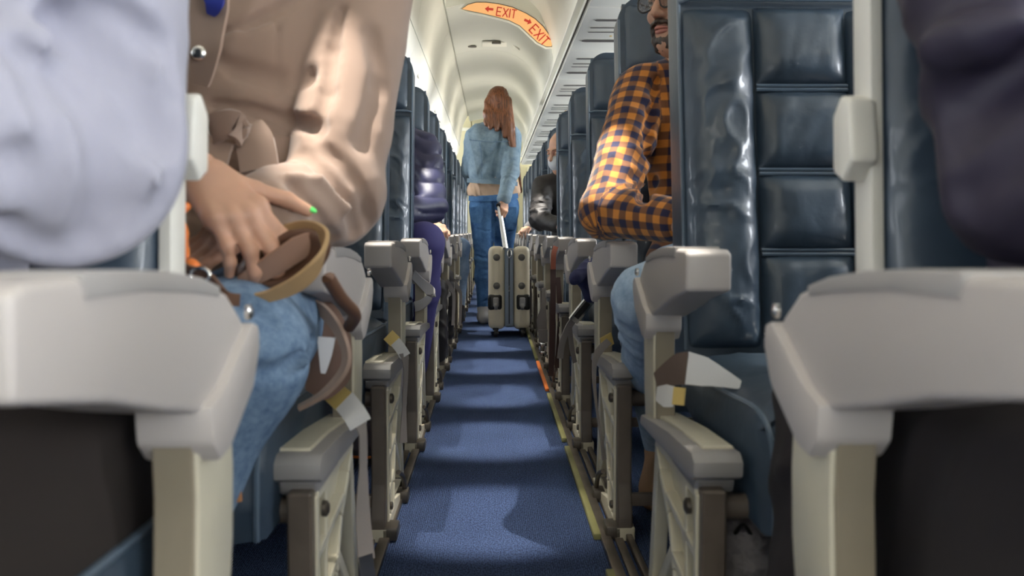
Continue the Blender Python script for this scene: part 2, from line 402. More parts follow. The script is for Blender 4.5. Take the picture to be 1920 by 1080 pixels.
# ends of the cabin
struct('wall_front', box((0, Y0, 1.17), (3.6, .04, 2.34)), WHITE)
BULK = mat('bulkhead_cream', (.68, .63, .42), .5)
back = struct('wall_back', join(box((-.97, Y1 - .02, 1.17), (1.4, .04, 2.34)), box((1.03, Y1 - .02, 1.17), (1.4, .04, 2.34)), box((.03, Y1 - .02, 2.15), (.62, .04, .4))), BULK)
galley = struct('galley_wall', box((.03, Y1 + .9, 1.0), (1.6, .04, 2.2)), BULK, back)
struct('galley_ceiling', box((.03, Y1 + .45, 2.0), (1.6, 1.0, .04)), WHITE, back)
for sx in (-1, 1): struct('galley_side', box((.03 + sx * .62, Y1 + .45, 1.0), (.04, .95, 2.0)), BULK, back)
fl2 = struct('galley_floor', box((.03, Y1 + .45, -.01), (1.6, 1.0, .02)), CARPET, back)
GAL = thing('galley_cabinet', 'cream galley cabinet with small dark vent at the far end of the aisle', 'cabinet', (.44, Y1 - .12, 0))
link('body', box((.53, Y1 - .14, .85), (.16, .16, 1.32), .008), BULK, GAL, True, smooth=False)
link('door', box((.53, Y1 - .225, 1.12), (.125, .012, .62), .006), WHITE, GAL, True, smooth=False)
link('vent', box((.53, Y1 - .225, 1.47), (.10, .014, .045), .003), GREYSLOT, GAL, True, smooth=False)
link('latch', box((.49, Y1 - .235, 1.1), (.012, .012, .05), .003), STEEL, GAL, True, smooth=False)

# EXIT header: a dropped arch across the ceiling with a backlit amber lens
HX = [p for p in PROF]
hb = thing('exit_sign', 'amber backlit exit sign with red arrows arched across the ceiling', 'sign', P(950, 40, SIGN_Y))
poly = [(x, z) for x, z in PROF if x < .37] ; top = [(x, z + .10 if x < .3 else z + .10 * max(0, (.40 - x) / .1)) for x, z in poly]
struct('header_face', prism(poly + top[::-1], SIGN_Y, SIGN_Y + .02, 'y'), WHITE, ceil)
def pix_poly(pts, y0, th):
    q = [P(a, b, y0) for a, b in pts]
    return prism([(v.x, v.z) for v in q], y0 - th, y0 + .001, 'y')
lens_px = [(866, 17), (878, 9), (893, 5), (912, 5), (935, 8), (960, 14), (985, 25), (1003, 36), (1018, 50), (1030, 67), (1036, 80), (1034, 87), (1024, 87), (1008, 79), (990, 62), (975, 48), (955, 38), (930, 31), (905, 25), (880, 20)]
def grow(pts, d):
    out = []; n = len(pts)
    for i in range(n):
        a = Vector(pts[i - 1]); b = Vector(pts[(i + 1) % n]); t = (b - a).normalized(); out.append((pts[i][0] + t.y * d, pts[i][1] - t.x * d))
    return out
link('sign_rim', pix_poly(grow(lens_px, 5), SIGN_Y - .003, .012), WHITE, hb, True, smooth=False)
link('sign_bezel', pix_poly(grow(lens_px, 1.3), SIGN_Y - .013, .006), SEAM, hb, True, smooth=False)
AMB, nt, b = new_mat('amber_lens'); b.inputs['Base Color'].default_value = (.75, .40, .16, 1); b.inputs['Roughness'].default_value = .35
b.inputs['Emission Color'].default_value = (1, .50, .20, 1); b.inputs['Emission Strength'].default_value = .32
link('sign_lens', pix_poly(lens_px, SIGN_Y - .018, .003), AMB, hb, True, smooth=False)
RED = mat('sign_red', (.50, .035, .02), .5)
RED.node_tree.nodes['Principled BSDF'].inputs['Emission Color'].default_value = (.6, .04, .02, 1)
RED.node_tree.nodes['Principled BSDF'].inputs['Emission Strength'].default_value = .2
def stroke(a, b, w):
    a, b = Vector(a), Vector(b); t = (b - a).normalized(); n = Vector((-t.y, t.x)) * w / 2; e = t * w * .3
    return [a - n - e, b - n + e, b + n + e, a + n - e]
def word(cx, cy, h, ang, shear=.12):
    """strokes of EXIT centred at pixel (cx,cy), letter height h px, rotated ang"""
    cw = h * .52; gap = h * .24; L = []
    x = -(cw * 3 + cw * .2 + gap * 3) / 2
    H = h / 2
    L += [((x, -H), (x, H)), ((x, -H), (x + cw, -H)), ((x, 0), (x + cw * .85, 0)), ((x, H), (x + cw, H))]; x += cw + gap
    L += [((x, -H), (x + cw * 1.1, H)), ((x + cw * 1.1, -H), (x, H))]; x += cw * 1.1 + gap
    L += [((x, -H), (x, H))]; x += gap
    L += [((x, -H), (x + cw, -H)), ((x + cw / 2, -H), (x + cw / 2, H))]
    out = []
    ca, sa = math.cos(ang), math.sin(ang)
    for a, b in L:
        q = stroke(a, b, h * .13)
        out.append([(cx + p.x * ca - p.y * sa, cy + p.x * sa + p.y * ca) for p in q])
    return out
def glyphs(polys, name):
    ms = [pix_poly(p, SIGN_Y - .0215, .001) for p in polys]
    link(name, join(*ms), RED, hb, True, smooth=False)
glyphs(word(950, 24, 15.5, math.radians(9)), 'lettering')
glyphs(word(1012, 66, 17, math.radians(47)), 'lettering')
def arrow(cx, cy, L, ang):
    pts = [(-L / 2, -2.2), (L * .05, -2.2), (L * .05, -6), (L / 2, 0), (L * .05, 6), (L * .05, 2.2), (-L / 2, 2.2)]
    ca, sa = math.cos(ang), math.sin(ang)
    return [(cx + x * ca - y * sa, cy + x * sa + y * ca) for x, y in pts]
glyphs([arrow(917, 17, 16, math.radians(185))], 'arrow'); glyphs([arrow(990, 40, 15, math.radians(25))], 'arrow')
# small fittings on the ceiling behind the sign
fx = P(884, 58, 6.3)
d = thing('ceiling_speaker', 'small round dark grille in the ceiling behind the exit sign', 'speaker', fx)
link('grille', lathe((-.16, 7.2, 2.126), (0, 0, -1), [(.035, 0), (.035, .004), (.02, .007)], 16), DARKMETAL, d, True, smooth=False)
d = thing('ceiling_light_unit', 'small ceiling fitting with dark lens behind the exit sign', 'light fitting', P(930, 60, 6.3))
link('plate', box((.05, 7.1, 2.126), (.26, .16, .012), .004), WHITE, d, True, smooth=False)
link('lens', box((.03, 7.02, 2.118), (.07, .05, .012), .004), DARKMETAL, d, True, smooth=False)
link('bracket', prism([(.13, 2.128), (.21, 2.125), (.21, 2.06)], 7.03, 7.06, 'y'), CREAM_PL, d, True, smooth=False)
# floor rails along the aisle
for side, X in ((-1, -.222), (1, .232)):
    t = struct('trim_%d' % (1 if side < 0 else 2), join(box((X + side * .012, 4.4, .006), (.022, 15, .012), .002), box((X + side * .040, 4.4, .004), (.018, 15, .008), .002), box((X + side * .062, 4.4, .008), (.014, 15, .016), .003)), PLATE)
for k in range(12):
    y = 1.0 + k * .9
    tag(link('floor_path_strip', box((.226, y + .40, .008), (.016, .80 if k else .6, .014), .003), GLOW if k != 3 else ORANGE, None, smooth=False), None, None)
    o = COL.objects[-1]; tag(o, ('olive' if k != 3 else 'short orange') + ' glow strip on the aisle floor edge, %s from the front' % ordn[k], 'floor strip', 'glow strips along the right aisle edge')
# ------------------------------------------------------------------ seats
XR, XL, D0, PITCHY = .262, -.224, .82, .787
NROWS = 13
RECL = math.radians(9.5)
def recl(me):
    """tilt a backrest mesh (built upright, hinge at y=.02 z=.42) backwards"""
    me.transform(Matrix.Translation((0, .02, .42)) @ Matrix.Diagonal((1, 1, 1.055, 1)) @ Matrix.Translation((0, -.02, -.42)))
    me.transform(Matrix.Translation((0, .02, .42)) @ Matrix.Rotation(-RECL, 4, 'X') @ Matrix.Translation((0, -.02, -.42))); return me
def flipx(me, s):
    if s < 0: me.transform(Matrix.Diagonal((-1, 1, 1, 1))); me.flip_normals()
    return me
from mathutils import noise as mnoise
def wr(x, z, seed, amp):
    """leather creases: ridged, warped noise running diagonally"""
    q = Vector((x * 7 + z * 3.0 + seed * 5.1, z * 8 - x * 6, seed * 3.3))
    w = mnoise.noise(q * .8) * 1.5
    a = mnoise.noise(Vector((x * 6 + z * 9 + w, z * 13 - x * 17 + w, seed)))
    b = mnoise.noise(Vector((x * 22 + w * 2, z * 16 - w, seed + 9)))
    return amp * ((1 - abs(a) * 2.2) ** 3 * .9 + .5 * b)
SW = .455          # seat width
def back_parts(s, fine=True):
    out = []
    # body: thick slab with rounded crown
    bm = bmesh.new(); bmesh.ops.create_grid(bm, x_segments=1, y_segments=1, size=.5); bm.free()
    zs = [.43, .5, .8, 1.06, 1.10, 1.2, 1.25, 1.275, 1.285]
    def body(u, v):
        pass
    prof = []  # outline in x,z
    for k in range(9):
        a = math.pi / 2 * k / 8; prof.append((SW - .055 + .055 * math.cos(a) - .012 * math.sin(a), 1.225 + .06 * math.sin(a)))
    for k in range(9):
        a = math.pi / 2 * (1 + k / 8); prof.append((.055 + .055 * math.cos(a) + .012 * math.sin(a), 1.225 + .06 * math.sin(a)))
    prof = [(SW, .43), (SW, .85), (SW, 1.10)] + prof + [(0, 1.10), (0, .85), (0, .43)]
    out.append(('back_shell', recl(prism([(x * .97 + SW * .015, z - .004) for x, z in prof], .085, .125, 'y', .008)), SHELL))
    out.append(('backrest_core', recl(prism(prof, -.005, .088, 'y', .018, 3)), LEATHER2))
    # headrest: upper block, slightly proud
    def head(u, v):
        x = .012 + u * (SW - .024); z = 1.075 + v * .19
        e = (1 - abs(2 * u - 1) ** 6) * (1 - abs(2 * v - 1) ** 8)
        return Vector((x, .0 - .034 * e + wr(x, z, 5, .003) * e * -1, z))
    out.append(('headrest', recl(sheet(head, 20, 14, lambda u, v: Vector((.012 + u * (SW - .024), .02, 1.075 + v * .19)))), LEATHER))
    b0 = .142
    def bolster(x0, x1, seed):
        def f(u, v):
            x = x0 + u * (x1 - x0); z = .45 + v * .61
            e = max(0, (1 - abs(2 * u - 1) ** 3.2)) ** .8 * (1 - abs(2 * v - 1) ** 16)
            bulge = .052 * e * (1 - .25 * v)
            return Vector((x, 0 - bulge - wr(x, z, seed, .0075) * e, z))
        return recl(sheet(f, 22 if fine else 10, 90 if fine else 30, lambda u, v: Vector((x0 + u * (x1 - x0), .02, .45 + v * .61))))
    out.append(('side_bolster', bolster(.004, b0, 1.3), LEATHER)); out.append(('side_bolster', bolster(SW - b0, SW - .004, 4.1), LEATHER))
    zz = [.452, .472, .618, .760, .911, 1.062]
    for i in range(5):
        z0, z1 = zz[i] + (.004 if i else 0), zz[i + 1] - .004
        def f(u, v, z0=z0, z1=z1, i=i):
            x = b0 + u * (SW - 2 * b0); z = z0 + v * (z1 - z0)
            e = (1 - abs(2 * u - 1) ** 5) * (1 - abs(2 * v - 1) ** 5)
            c = .5 + .5 * math.sin(20 * x + 9 * z + i * 1.9)
            return Vector((x, -.010 - .022 * e - .006 * e * c - wr(x * 1.2, z * .6, i + 2, .004) * e, z))
        out.append(('quilted_panel', recl(sheet(f, 16, 14 if i else 5, lambda u, v, z0=z0, z1=z1: Vector((b0 + u * (SW - 2 * b0), .02, z0 + v * (z1 - z0))))), LEATHER))
        if i:
            for zz_, rr_ in ((z0 - .008, .0035), (z0 - .0005, .003)): out.append(('seam_piping', recl(tube([(b0, -.015, zz_), (SW - b0, -.015, zz_)], rr_, 6)), PIPING))
    # piping along front edge of the aisle side
    for tb_ in (tube([(.002, -.004, .45), (.002, -.004, 1.22)], .004, 6), tube([(SW - .002, -.004, .45), (SW - .002, -.004, 1.22)], .004, 6), tube([(.002, -.004, 1.07), (.02, -.02, 1.07), (SW - .02, -.02, 1.07), (SW - .002, -.004, 1.07)], .0035, 6)): out.append(('edge_piping', recl(tb_), PIPING))
    return [(n, flipx(m, s), mt) for n, m, mt in out]
def cushion_parts(s):
    W = SW + .02
    def f(u, v):
        # section in y,z: from the back along the top, over the rounded front and down
        pth = [(-.02, .452), (-.2, .455), (-.38, .465), (-.47, .465), (-.525, .445), (-.55, .40), (-.555, .34), (-.545, .29)]
        n = len(pth) - 1; t = v * n; k = min(int(t), n - 1); fr = t - k
        y = pth[k][0] * (1 - fr) + pth[k + 1][0] * fr; z = pth[k][1] * (1 - fr) + pth[k + 1][1] * fr
        x = u * W - .01; e = (1 - abs(2 * u - 1) ** 6)
        w = wr(x, y * 1.3, 3.3, .004) * e
        return Vector((x, y + (.030 * (1 - e) if v > .5 else 0) - (w if v > .6 else 0), z - .035 * (1 - e) * (1 if v < .6 else max(0, 1 - (v - .6) * 3)) + (w if v <= .6 else 0)))
    def g(u, v): return Vector((u * W - .01, -.02 if v < .5 else -.42, .37 if v < .5 else .29))
    me = sheet(f, 28, 42, g)
    piping = tube([(-.006, -.04, .425), (-.006, -.3, .432), (-.004, -.46, .436), (-.002, -.515, .405), (-.002, -.53, .34), (0, -.525, .29)], .004, 6, smoothn=4)
    p2 = piping.copy(); p2.transform(Matrix.Translation((W - .008, 0, 0)))
    pan = box((W / 2 - .01, -.25, .35), (W - .03, .40, .05), .01)
    return [('seat_cushion', flipx(me, s), LEATHER2), ('cushion_piping', flipx(piping, s), PIPING), ('cushion_piping', flipx(p2, s), PIPING), ('seat_pan', flipx(pan, s), BRONZE_AND_SHADE)]
def arm_profile(inset=0.0):
    top = [(-.40, .640), (-.385, .645), (-.30, .6445), (-.20, .640), (-.12, .632), (-.06, .617), (-.02, .593), (.0, .565)]
    bot = [(.002, .545), (-.03, .528), (-.12, .527), (-.20, .545), (-.30, .570), (-.40, .588)]
    return top + bot
def arm_parts(s, aisle=True):
    out = [('armrest', prism(arm_profile(), 0, .062, 'x', .006, 3, s), PLASTIC)]
    cap = [(-.330, .6475), (-.27, .6465), (-.20, .6425), (-.13, .6345), (-.085, .625), (-.085, .616), (-.15, .624), (-.24, .631), (-.325, .632)]
    out.append(('armrest_pad', prism(cap, -.002, .0635, 'x', .0025, 2, s), PLASTIC_CAP))
    fl = [(-.135, .535), (-.10, .543), (-.01, .588), (.008, .583), (.010, .562), (-.012, .530), (-.085, .492), (-.115, .488), (-.132, .505)]
    out.append(('hinge_cover', prism(fl, -.009, .052, 'x', .005, 2, s), PLASTIC))
    bolt = lathe((-.002 * s, -.012, .597), (-s, 0, 0), [(.007, 0), (.007, .004), (.004, .006)], 12)
    out.append(('hinge_pin', bolt, STEEL))
    post = [(-.125, .53), (-.035, .53), (-.030, .46), (-.035, .40), (-.05, .34), (-.135, .34), (-.128, .40), (-.122, .46)]
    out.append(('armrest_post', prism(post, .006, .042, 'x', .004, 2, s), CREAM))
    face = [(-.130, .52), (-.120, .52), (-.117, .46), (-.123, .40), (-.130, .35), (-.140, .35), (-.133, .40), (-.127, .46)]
    out.append(('post_shade_face', prism(face, .010, .041, 'x', .001, 1, s), SHADED_CREAM))  # strip over the post front, shade put into its colour
    return out
def leg_parts(s):
    """aisle-side structure: shroud over a cast leg with pockets, feet and braces"""
    out = []
    cap = [(-.475, .372), (-.46, .382), (-.30, .374), (-.06, .350), (-.05, .33), (-.20, .335), (-.46, .345), (-.475, .352)]
    out.append(('side_shroud', join(prism(cap, -.004, .062, 'x', .005, 2, s), prism([(-.46, .345), (-.30, .345), (-.30, .325), (-.45, .325)], .004, .055, 'x', .003, 1, s)), PLASTIC_DK))
    # top plate in cream
    out.append(('shroud_plate', prism([(-.44, .385), (-.30, .378), (-.08, .357), (-.08, .350), (-.44, .375)], .016, .058, 'x', .002, 1, s), CREAM))
    # front column; the shade on its face is put into the dark colour
    out.append(('front_leg', prism([(-.478, .335), (-.445, .335), (-.438, .25), (-.452, .02), (-.50, .02), (-.498, .05), (-.478, .12)], .008, .040, 'x', .003, 1, s), BRONZE_AND_SHADE))
    ms = []
    # cast frame behind it, aisle side: rim + ribs, pockets recessed
    outer = [(-.452, .325), (-.16, .325), (-.20, .285), (-.27, .24), (-.315, .17), (-.345, .09), (-.36, .03), (-.452, .03)]
    ms.append(prism(outer, .020, .030, 'x', .001, 1, s))           # web
    def rib(a, b, w=.014, x0=.004, x1=.034):
        a, b = Vector(a), Vector(b); t = (b - a).normalized(); n = Vector((-t.y, t.x)) * w / 2
        return prism([tuple(a - n), tuple(b - n), tuple(b + n), tuple(a + n)], x0, x1, 'x', .002, 1, s)
    for i in range(len(outer)):
        ms.append(rib(outer[i], outer[(i + 1) % len(outer)]))
    for z, yb in ((.255, -.25), (.18, -.305), (.105, -.34)):
        ms.append(rib((-.45, z - .012), (yb, z + .008)))
    ms.append(rib((-.39, .325), (-.41, .03), .010))
    out.append(('leg_casting', join(*ms), CREAM))
    out.append(('leg_bolt', lathe((0.004 * s, -.425, .30), (-s, 0, 0), [(.011, 0), (.011, .006), (.006, .009)], 12), DARKMETAL)); out.append(('leg_bolt', lathe((0.006 * s, -.43, .06), (-s, 0, 0), [(.009, 0), (.009, .006), (.005, .008)], 12), DARKMETAL))
    rear = [prism([(-.36, .03), (-.345, .05), (-.14, .012), (-.04, .012), (-.04, .0), (-.50, .0), (-.50, .03)], .004, .045, 'x', .002, 1, s),
            prism([(-.16, .325), (-.13, .325), (-.07, .03), (-.10, .03)], .010, .034, 'x', .002, 1, s),
            prism([(-.30, .20), (-.285, .215), (-.115, .065), (-.13, .045)], .012, .028, 'x', .002, 1, s)]
    out.append(('rear_leg', join(*rear), CREAM))
    fit = tube([(.0, -.30, .10), (-.004, -.24, .075), (-.004, -.20, .035), (-.004, -.19, .012)], .006, 8, smoothn=4)
    for m_ in (join(fit, box((.0, -.20, .016), (.03, .05, .03), .006)), box((.0, -.47, .018), (.036, .06, .03), .006)): out.append(('track_fitting', flipx(m_, s), DARKMETAL))
    return out
def beams(s, L):
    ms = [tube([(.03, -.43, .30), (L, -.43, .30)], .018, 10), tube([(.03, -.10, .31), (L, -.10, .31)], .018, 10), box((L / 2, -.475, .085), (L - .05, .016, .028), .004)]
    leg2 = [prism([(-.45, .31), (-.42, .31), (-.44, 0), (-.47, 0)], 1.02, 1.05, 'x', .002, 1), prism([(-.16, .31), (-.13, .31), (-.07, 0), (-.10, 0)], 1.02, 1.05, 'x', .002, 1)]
    return [('cross_beam', flipx(m, s), BRONZE_AND_SHADE) for m in ms] + [('inner_leg', flipx(m, s), BRONZE_AND_SHADE) for m in leg2]
LABEL_END = {0: 'nearest the camera, seat back cut by the frame', 12: 'farthest down the cabin'}
PROTO = {}
SP = SW + .03
def seat_proto(s):
    near = back_parts(s, True); cush = cushion_parts(s); arm = arm_parts(s); leg = leg_parts(s); bms = beams(s, 1.50)
    core = {n: m for n, m, _ in near}
    return near, cush, arm, leg, bms
SEATS = {}; BX = {1: .087, -1: .066}
SW_GAP = .03
for s in (1, -1):
    near, cush, arm, leg, bms = seat_proto(s)
    simple = join(*[m for n, m, _ in near if n in ('backrest_core', 'side_bolster', 'headrest', 'quilted_panel', 'seam_piping')])
    simple = sharp(simple, 50); simple.materials.append(LEATHER)
    simple_c = cush[0][1]
    for k in range(NROWS):
        X = XR if s > 0 else XL; y = D0 + k * PITCHY
        side = 'right' if s > 0 else 'left'
        lab = 'navy leather seat row %s of the aisle, %s from the camera' % (side, ordn[k])
        o = thing('seat_row', lab, 'seat', (X, y, 0), 'seat rows %s of the aisle' % side)
        SEATS[(s, k)] = o
        def put(parts, dx=0):
            r = []
            for n, m, mt in parts:
                if k == 0 and n == 'back_shell': continue
                c = link(n, m, mt, o, smooth=False); c.location = (dx * s, 0, 0); r.append(c)
                if k == 0 and parts is near: c.scale = (1, .5, 1)
            return r
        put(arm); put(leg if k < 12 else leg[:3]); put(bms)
        if k < 9: put(near, BX[s] + (.014 if k == 0 else 0)); put(cush, BX[s])
        else:
            c = link('backrest', simple, LEATHER, o, smooth=False); c.location = (BX[s] * s, 0, 0)
            c = link('seat_cushion', simple_c, LEATHER2, o, smooth=False); c.location = (BX[s] * s, 0, 0)
        for q in (1, 2):
            c = link('backrest', simple, LEATHER, o, smooth=False); c.location = ((BX[s] + SP * q) * s, 0, 0)
            c = link('seat_cushion', simple_c, LEATHER2, o, smooth=False); c.location = ((BX[s] + SP * q) * s, 0, 0)
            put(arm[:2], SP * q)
    # the light grey edge trim and tray latch seen on the row nearest the camera
o = SEATS[(1, 0)]
for s in (1, -1):
    o = SEATS[(s, 0)]
    x1 = BX[s] + .014
    tr = recl(prism([(-.015, .46), (.065, .46), (.065, 1.20), (-.015, 1.20)], x1 - .008, x1 + .004, 'x', .004, 2))
    t = link('edge_trim', flipx(tr, s), CREAM_PL, o, smooth=False); t.scale = (1, .5, 1)
    lt = recl(prism([(-.03, .715), (.02, .705), (.06, .72), (.06, .775), (.02, .785), (-.02, .772)], x1 - .030, x1 - .004, 'x', .006, 3))
    t = link('hand_grip', flipx(lt, s), CREAM_PL, o, smooth=False); t.scale = (1, .5, 1)
# ------------------------------------------------------------------ implicit surfaces for bodies and cloth
def V(*a): return np.array(a if len(a) > 1 else a[0], dtype=np.float32)
def rc(a, b, r1, r2=None, k=.02):
    """tapered capsule"""
    a = np.array(a, np.float32); b = np.array(b, np.float32); r2 = r1 if r2 is None else r2
    ba = b - a; L = float(ba @ ba) + 1e-9
    def f(p):
        h = np.clip(((p - a) @ ba) / L, 0, 1)
        return np.linalg.norm(p - a - h[:, None] * ba, axis=1) - (r1 + (r2 - r1) * h)
    lo = np.minimum(a - r1, b - r2); hi = np.maximum(a + r1, b + r2)
    return dict(f=f, lo=lo, hi=hi, k=k, a=a, b=b, r=(r1 + r2) / 2, op='u')
def el(c, r, R=None, k=.02, op='u'):
    c = np.array(c, np.float32); r = np.array(r, np.float32)
    M = None if R is None else np.array(R, np.float32)     # columns are the local axes
    def f(p):
        q = p - c
        if M is not None: q = q @ M
        k0 = np.linalg.norm(q / r, axis=1); k1 = np.linalg.norm(q / (r * r), axis=1) + 1e-9
        return k0 * (k0 - 1) / k1
    m = float(r.max())
    return dict(f=f, lo=c - m, hi=c + m, k=k, a=c, b=c + V(0, 0, .001), r=m, op=op)
def half(point, normal, op='cut', k=.004):
    n = np.array(normal, np.float32); n /= np.linalg.norm(n); c = np.array(point, np.float32)
    return dict(f=lambda p: (p - c) @ n, op=op, k=k, lo=None)
def rbox(c, h, r, R=None, k=.01, op='u'):
    c = np.array(c, np.float32); h = np.array(h, np.float32)
    M = None if R is None else np.array(R, np.float32)
    def f(p):
        q = p - c
        if M is not None: q = q @ M
        d = np.abs(q) - (h - r)
        return np.linalg.norm(np.maximum(d, 0), axis=1) + np.minimum(d.max(axis=1), 0) - r
    m = float(np.linalg.norm(h)); return dict(f=f, lo=c - m, hi=c + m, k=k, a=c, b=c, r=m, op=op)
def smin(a, b, k):
    h = np.clip(.5 + .5 * (b - a) / k, 0, 1); return b * (1 - h) + a * h - k * h * (1 - h)
def evalf(prims, p, disp=None):
    d = None
    for q in prims:
        v = q['f'](p)
        if q['op'] == 'u': d = v if d is None else smin(d, v, q['k'])
        elif q['op'] == 'sub': d = -smin(-d, v, q['k'])
        elif q['op'] == 'cut': d = -smin(-d, -v, q['k'])        # keeps the side where v<0
    if disp is not None: d = d + disp(p)
    return d
def isosurf(prims, res, disp=None, pad=.03):
    lo = np.min([q['lo'] for q in prims if q['lo'] is not None and q['op'] == 'u'], axis=0) - pad
    hi = np.max([q['hi'] for q in prims if q['lo'] is not None and q['op'] == 'u'], axis=0) + pad
    B = 8
    n = np.ceil((hi - lo) / res / B).astype(int) * B
    G = np.full(n + 1, 1.0, np.float32)
    nb = n // B
    ci = np.stack(np.meshgrid(*[np.arange(m) for m in nb], indexing='ij'), -1).reshape(-1, 3)
    cc = (lo + (ci * B + B / 2) * res).astype(np.float32)
    dc = evalf(prims, cc); R = B * res * .87 * 1.35 + .02
    G_s = np.repeat(np.repeat(np.repeat(np.where(dc < 0, -1., 1.).reshape(nb), B, 0), B, 1), B, 2)
    G[:n[0], :n[1], :n[2]] = G_s
    act = ci[np.abs(dc) < R]
    off = np.stack(np.meshgrid(*[np.arange(B + 1)] * 3, indexing='ij'), -1).reshape(-1, 3)
    CH = 400
    for s0 in range(0, len(act), CH):
        ii = (act[s0:s0 + CH, None, :] * B + off[None]).reshape(-1, 3)
        G[ii[:, 0], ii[:, 1], ii[:, 2]] = evalf(prims, (lo + ii * res).astype(np.float32), disp)
    ins = G < 0
    c = np.zeros(n, np.int8)
    for dx in (0, 1):
        for dy in (0, 1):
            for dz in (0, 1): c += ins[dx:n[0] + dx, dy:n[1] + dy, dz:n[2] + dz]
    cells = np.argwhere((c > 0) & (c < 8))
    idx = np.full(n, -1, np.int32); idx[tuple(cells.T)] = np.arange(len(cells))
    acc = np.zeros((len(cells), 3)); cnt = np.zeros(len(cells))
    corners = [(dx, dy, dz) for dx in (0, 1) for dy in (0, 1) for dz in (0, 1)]
    for ax in range(3):
        for a in corners:
            if a[ax]: continue
            b = list(a); b[ax] = 1
            va = G[cells[:, 0] + a[0], cells[:, 1] + a[1], cells[:, 2] + a[2]]; vb = G[cells[:, 0] + b[0], cells[:, 1] + b[1], cells[:, 2] + b[2]]
            m = (va < 0) != (vb < 0); t = np.where(m, va / np.where(m, va - vb, 1), 0)
            pt = np.tile(np.array(a, float), (len(cells), 1)); pt[:, ax] += t
            acc[m] += pt[m]; cnt[m] += 1
    verts = lo + (cells + acc / cnt[:, None]) * res
    faces = []
    for ax in range(3):
        s1, s2 = (ax + 1) % 3, (ax + 2) % 3
        A = ins; Bv = np.roll(ins, -1, ax)
        sl = [slice(1, n[0]), slice(1, n[1]), slice(1, n[2])]; sl[ax] = slice(0, n[ax])
        dif = np.zeros_like(ins); dif[tuple(sl)] = (A != Bv)[tuple(sl)]
        e = np.argwhere(dif)
        if not len(e): continue
        o1 = np.zeros(3, int); o1[s1] = 1; o2 = np.zeros(3, int); o2[s2] = 1
        q = np.stack([idx[tuple((e - o1 - o2).T)], idx[tuple((e - o2).T)], idx[tuple(e.T)], idx[tuple((e - o1).T)]], 1)
        fl = ins[tuple(e.T)]
        q[~fl] = q[~fl][:, ::-1]; faces.append(q)
    faces = np.concatenate(faces); faces = faces[(faces >= 0).all(1)]
    me = bpy.data.meshes.new('mesh')
    me.vertices.add(len(verts)); me.vertices.foreach_set('co', verts.astype(np.float32).ravel())
    me.loops.add(len(faces) * 4); me.loops.foreach_set('vertex_index', faces.astype(np.int32).ravel())
    me.polygons.add(len(faces)); me.polygons.foreach_set('loop_start', np.arange(0, len(faces) * 4, 4, dtype=np.int32))
    me.update(calc_edges=True); me.validate(); me.shade_smooth()
    return me
def set_uv(me, bones):
    """UV in metres: v along the nearest bone, u around it"""
    n = len(me.vertices); co = np.zeros(n * 3, np.float32); me.vertices.foreach_get('co', co); co = co.reshape(-1, 3)
    best = np.full(n, 1e9); U = np.zeros(n); W = np.zeros(n); off = 0
    for a, b, r, lock in bones:
        a = np.array(a, float); b = np.array(b, float); ba = b - a; L = np.linalg.norm(ba); t = ba / L
        h = (co - a) @ t; hc = np.clip(h, 0, L); d = co - a - hc[:, None] * t; dist = np.linalg.norm(d, axis=1) / r
        ref = np.cross(t, np.array((0, 1, 0.1))); ref /= np.linalg.norm(ref); ref2 = np.cross(t, ref)
        if lock: u = co[:, 0] * 1.0 + .3 * co[:, 1]; w = co[:, 2]
        else: u = np.arctan2(d @ ref2, d @ ref) * r; w = h + off
        m = dist < best; best[m] = dist[m]; U[m] = u[m]; W[m] = w[m]; off += L if not lock else 0
    uv = me.uv_layers.new(name='UVMap'); li = np.zeros(len(me.loops), np.int32); me.loops.foreach_get('vertex_index', li)
    uv.data.foreach_set('uv', np.stack([U[li], W[li]], 1).astype(np.float32).ravel())
def folds(amp, freq, direction=(0, 0, 1), seed=0, sharp_=1.6):
    """cloth folds: a sum of warped ridges running across 'direction'"""
    rng = np.random.RandomState(seed); d0 = np.array(direction, float); d0 /= np.linalg.norm(d0)
    ws = []
    for i in range(4):
        v = d0 + rng.normal(0, .45, 3); v /= np.linalg.norm(v); ws.append((v * freq * rng.uniform(.7, 1.5), rng.uniform(0, 6.28), rng.normal(0, 1, 3) * freq * .35, rng.uniform(0, 6.28)))
    def f(p):
        s = 0
        for w, ph, w2, ph2 in ws:
            a = np.sin(p @ w + ph + 1.6 * np.sin(p @ w2 + ph2)); m = .5 + .5 * np.sin(p @ w2 * .8 + ph)
            s = s + (1 - np.abs(a)) ** sharp_ * m
        return (-amp * (s - .8)).astype(np.float32)
    return f
def local_folds(center, radius, amp, freq, direction, seed=0):
    g = folds(amp, freq, direction, seed); c = np.array(center, np.float32)
    return lambda p: g(p) * np.exp(-(np.linalg.norm(p - c, axis=1) / radius) ** 2)
def sumf(*fs): return lambda p: sum(f(p) for f in fs)

